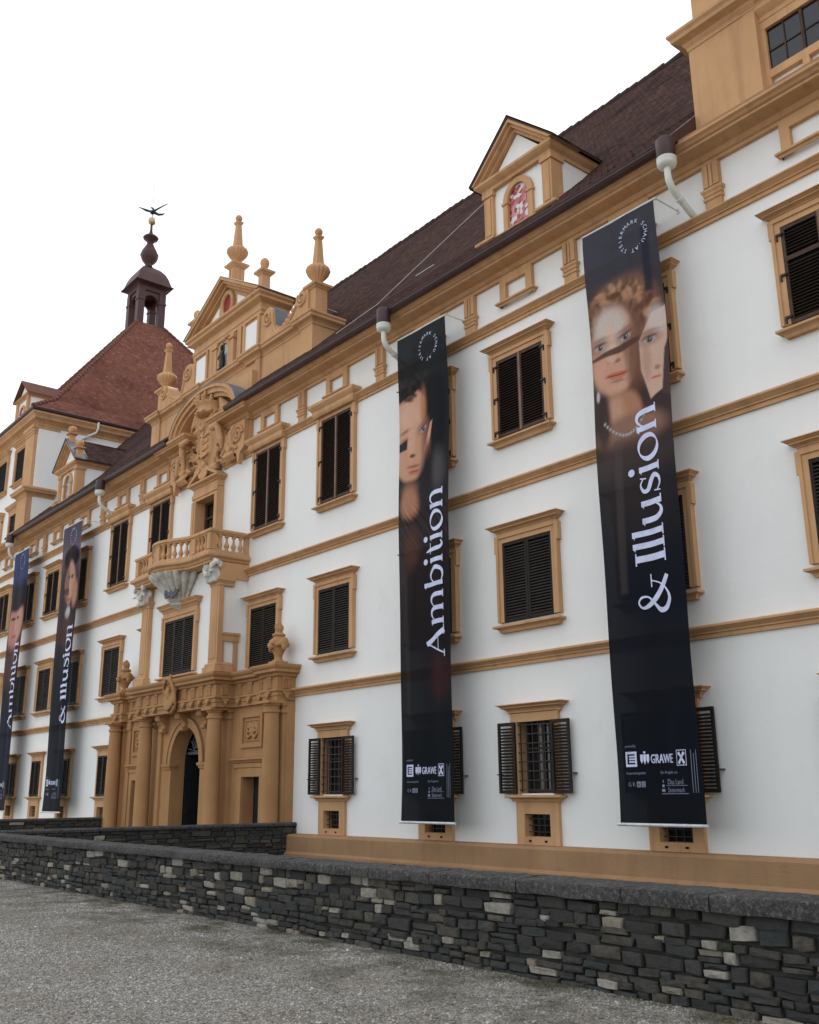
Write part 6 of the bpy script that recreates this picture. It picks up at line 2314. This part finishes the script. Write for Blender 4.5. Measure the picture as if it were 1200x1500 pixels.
def courses(L, z0, z1, seed, hmin=0.062, hmax=0.125, wmin=0.15, wmax=0.46):
    r = random.Random(seed)
    out = []
    z = z0
    row = 0
    while z < z1 - 0.02:
        h = min(r.uniform(hmin, hmax) * (1.25 if row == 0 else 1), z1 - z)
        if z1 - z - h < 0.04:
            h = z1 - z
        x = -r.uniform(0, 0.3)
        ph = r.uniform(0, 6)
        while x < L:
            w = r.uniform(wmin, wmax) * (0.75 + 0.5 * min(1, h / 0.12))
            wave = 0.016 * math.sin(x * 1.7 + ph) + 0.012 * math.sin(x * 4.3 + ph * 2)
            if h > 0.09 and r.random() < 0.16:       # two thin stones on top of each other
                f = r.uniform(0.4, 0.6)
                out.append((x + w / 2, z + h * f / 2 + wave, w - 0.006, h * f - 0.003))
                out.append((x + w / 2, z + h * (1 + f) / 2 + wave, w - 0.006, h * (1 - f) - 0.003))
            else:
                out.append((x + w / 2, z + h / 2 + wave, w - 0.006, h - 0.002 + r.uniform(-.006, .012)))
            x += w
        z += h
        row += 1
    return out

wall = empty('stone_parapet_wall', (18.0, -9.0, 0), label='low dark rubble stone wall with grey coping along the gravel', cat='wall')
WX0, WX1 = 5.75, 36.0
obj('mortar_core', MB().box(WX0 - 18, WX1 - 18, -0.235, 0.03, -3.0, 0.73), M_mortar, wall)
lst = courses(WX1 - WX0, -0.03, 0.735, 21, 0.052, 0.118, 0.10, 0.34)
lst = [(x + WX0, z, w, h) for x, z, w, h in lst]
camx, camy = 31.73, -16.38
def score(s):
    x, z, w, h = s
    d2 = (x - camx) ** 2 + (-9.3 - camy) ** 2
    vis = 1.0 if 7.6 < x < 27.6 else 0.0
    return vis * w * h / d2
lst.sort(key=score, reverse=True)
vm_dark, vm_pale = [], []
for i, v in enumerate(VAR):
    for mat, dst in ((M_stone, vm_dark), (M_pale, vm_pale)):
        me = v.mesh('stone')
        me.materials.append(mat)
        dst.append(me)
rr = random.Random(5)
rest_d, rest_p = MB(), MB()
for n, (x, z, w, h) in enumerate(lst):
    pale = rr.random() < 0.13 and w < 0.50
    i = rr.randrange(len(VAR))
    dep = rr.uniform(0.05, 0.085)
    if n < 298:
        o = link('stone', (vm_pale if pale else vm_dark)[i], None, wall, (x - 18, -0.232, z))
        o.scale = (w, dep, h)
        o.rotation_euler = (0, R_(rr.uniform(-1.6, 1.6)), 0)
    else:
        (rest_p if pale else rest_d).add([(vx * w + x - 18, vy * dep - 0.232, vz * h + z) for vx, vy, vz in VAR[i].v], VAR[i].f)
obj('smaller_stones', rest_d, M_stone, wall, kind='stuff')
obj('smaller_pale_stones', rest_p, M_pale, wall, kind='stuff')
def coping(x0, x1, seed):
    """one weathered coping slab, rounded front edge"""
    r = random.Random(seed)
    b = MB()
    n = max(3, int((x1 - x0) / 0.12))
    prof = [(-0.33, 0.734), (-0.37, 0.736), (-0.376, 0.76), (-0.375, 0.818), (-0.369, 0.835), (-0.352, 0.841), (-0.1, 0.850), (0.02, 0.856), (0.05, 0.848), (0.05, 0.728)]
    m = len(prof)
    vs, fs = [], []
    for i in range(n + 1):
        x = x0 + (x1 - x0) * i / n
        for (y, z) in prof:
            rise = 0.025 * min(1, max(0, (x + 18 - 21.5) / 5.5))
            vs.append((x, y + r.uniform(-.007, .007), z + r.uniform(-.006, .006) + (rise if z > .745 else 0)))
    for i in range(n):
        for k in range(m):
            l = (k + 1) % m
            fs.append((i * m + k, (i + 1) * m + k, (i + 1) * m + l, i * m + l))
    fs.append(tuple(range(m)))
    fs.append(tuple(n * m + k for k in range(m - 1, -1, -1)))
    return b.add(vs, fs)
x = WX0
i = 0
while x < WX1:
    l = rr.uniform(0.85, 1.5)
    cb = coping(x - 18 + 0.007, x - 18 + l - 0.007, i)
    cb.f = [tuple(reversed(f)) for f in cb.f]
    obj('coping_slab', cb, M_coping, wall, (0, 0, 0), sm=50, fix=True)
    x += l
    i += 1

def bridge_parapet(s, label):
    root = empty('bridge_parapet', (s * 6.0, -4.5, 0), label=label, cat='wall')
    ya, yb = -8.72, -0.02
    obj('mortar_core', MB().box(-0.17, 0.17, ya + 4.5, yb + 4.5, -3.0, 0.74), M_mortar, root)
    face = 1
    lst = courses(yb - ya, -3.0 if s > 0 else -0.05, 0.73, 31 + s, 0.07, 0.14, 0.18, 0.5)
    d, p = MB(), MB()
    for (q, z, w, h) in lst:
        i = rr.randrange(len(VAR))
        dep = rr.uniform(0.05, 0.085)
        (p if rr.random() < 0.045 else d).add([(0.168 - vy * dep, vx * w + ya + 4.5 + q, vz * h + z) for vx, vy, vz in VAR[i].v], VAR[i].f)
    obj('rubble_stones', d, M_stone, root, kind='stuff')
    obj('pale_stones', p, M_pale, root, kind='stuff')
    y = ya
    while y < yb - 0.1:
        l = min(rr.uniform(1.0, 1.6), yb - y)
        b = MB()
        q0, q1 = y + 4.5 + 0.004, y + 4.5 + l - 0.004
        pr = [(-0.27, 0.745), (-0.28, 0.79), (-0.24, 0.83), (0.24, 0.84), (0.285, 0.80), (0.275, 0.745)]
        vs = [(a, q0, z) for a, z in pr] + [(a, q1, z) for a, z in pr]
        n = len(pr)
        b.add(vs, [tuple(range(n)), tuple(range(2 * n - 1, n - 1, -1))] + [(k, n + k, n + (k + 1) % n, (k + 1) % n) for k in range(n)])
        obj('coping_slab', b, M_coping, root, fix=True)
        y += l
bridge_parapet(1, 'dark stone parapet of the bridge running straight to the right side of the portal')
bridge_parapet(-1, 'dark stone parapet of the bridge at the left side of the portal')

# ------------------------------------------------------------------ gravel stones and weeds
def scatter():
    b = MB()
    vs = [(6.2, -16.2, 0.003), (31.0, -16.2, 0.003), (31.0, -9.32, 0.003), (6.2, -9.32, 0.003)]
    b.add(vs, [(0, 1, 2, 3)])
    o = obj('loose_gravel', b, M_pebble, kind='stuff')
    ng = bpy.data.node_groups.new('gravel_scatter', 'GeometryNodeTree')
    ng.interface.new_socket('Geometry', in_out='INPUT', socket_type='NodeSocketGeometry')
    ng.interface.new_socket('Geometry', in_out='OUTPUT', socket_type='NodeSocketGeometry')
    N, L = ng.nodes, ng.links
    gi, go = N.new('NodeGroupInput'), N.new('NodeGroupOutput')
    dp = N.new('GeometryNodeDistributePointsOnFaces')
    dp.inputs['Density'].default_value = 1500
    ico = N.new('GeometryNodeMeshIcoSphere')
    ico.inputs['Radius'].default_value = 0.0085
    ico.inputs['Subdivisions'].default_value = 1
    sm_ = N.new('GeometryNodeSetMaterial')
    sm_.inputs['Material'].default_value = M_pebble
    ins = N.new('GeometryNodeInstanceOnPoints')
    rs = N.new('FunctionNodeRandomValue')
    rs.data_type = 'FLOAT_VECTOR'
    rs.inputs[0].default_value = (0.45, 0.4, 0.3)
    rs.inputs[1].default_value = (1.75, 1.5, 1.0)
    ro = N.new('FunctionNodeRandomValue')
    ro.data_type = 'FLOAT_VECTOR'
    ro.inputs[0].default_value = (-0.5, -0.5, 0)
    ro.inputs[1].default_value = (0.5, 0.5, 6.28)
    L.new(gi.outputs[0], dp.inputs['Mesh'])
    L.new(dp.outputs['Points'], ins.inputs['Points'])
    L.new(ico.outputs['Mesh'], sm_.inputs['Geometry'])
    L.new(sm_.outputs['Geometry'], ins.inputs['Instance'])
    L.new(rs.outputs[0], ins.inputs['Scale'])
    L.new(ro.outputs[0], ins.inputs['Rotation'])
    L.new(ins.outputs['Instances'], go.inputs[0])
    md = o.modifiers.new('scatter', 'NODES')
    md.node_group = ng
scatter()
b = MB()
r = random.Random(4)
for _ in range(900):
    x, y = r.uniform(9, 29.5), -9.42 - abs(r.gauss(0, 2.2))
    q = r.uniform(0.010, 0.024)
    b.ell((x, y, q * 0.35), (q * r.uniform(.8, 1.5), q, q * 0.6), 6, 4, Euler((r.uniform(-.4, .4), r.uniform(-.4, .4), r.uniform(0, 3))))
obj('larger_pebbles', b, M_pebble, kind='stuff')
b = MB()
r = random.Random(9)
def tuft(x, y, n, spread, hh):
    for _ in range(n):
        px, py = x + r.gauss(0, spread), y + r.gauss(0, spread * 0.5)
        if py > -9.36:
            py = -9.36 - r.random() * 0.05
        a = r.uniform(0, 6.28)
        h = r.uniform(0.4, 1.0) * hh
        w = 0.006
        dx, dy = math.cos(a) * h * 0.6, math.sin(a) * h * 0.6
        b.add([(px - w, py, 0), (px + w, py, 0), (px + dx * .6 + w * .6, py + dy * .6, h * .7), (px + dx, py + dy, h)], [(0, 1, 2, 3)])
for (x, y, n, sp, hh) in ((19.6, -9.95, 420, 0.30, 0.022), (18.9, -9.75, 200, 0.25, 0.02), (21.6, -9.68, 300, 0.30, 0.022), (23.3, -9.62, 260, 0.32, 0.022), (16.2, -9.6, 120, 0.25, 0.02),
                          (24.6, -9.52, 200, 0.32, 0.022), (20.6, -10.4, 300, 0.45, 0.018), (22.3, -10.1, 180, 0.4, 0.016)):
    tuft(x, y, n, sp, hh)
for _ in range(60):
    tuft(r.uniform(9, 27.5), -9.40, 6, 0.07, 0.03)
obj('weeds', b, M_blade, kind='stuff')
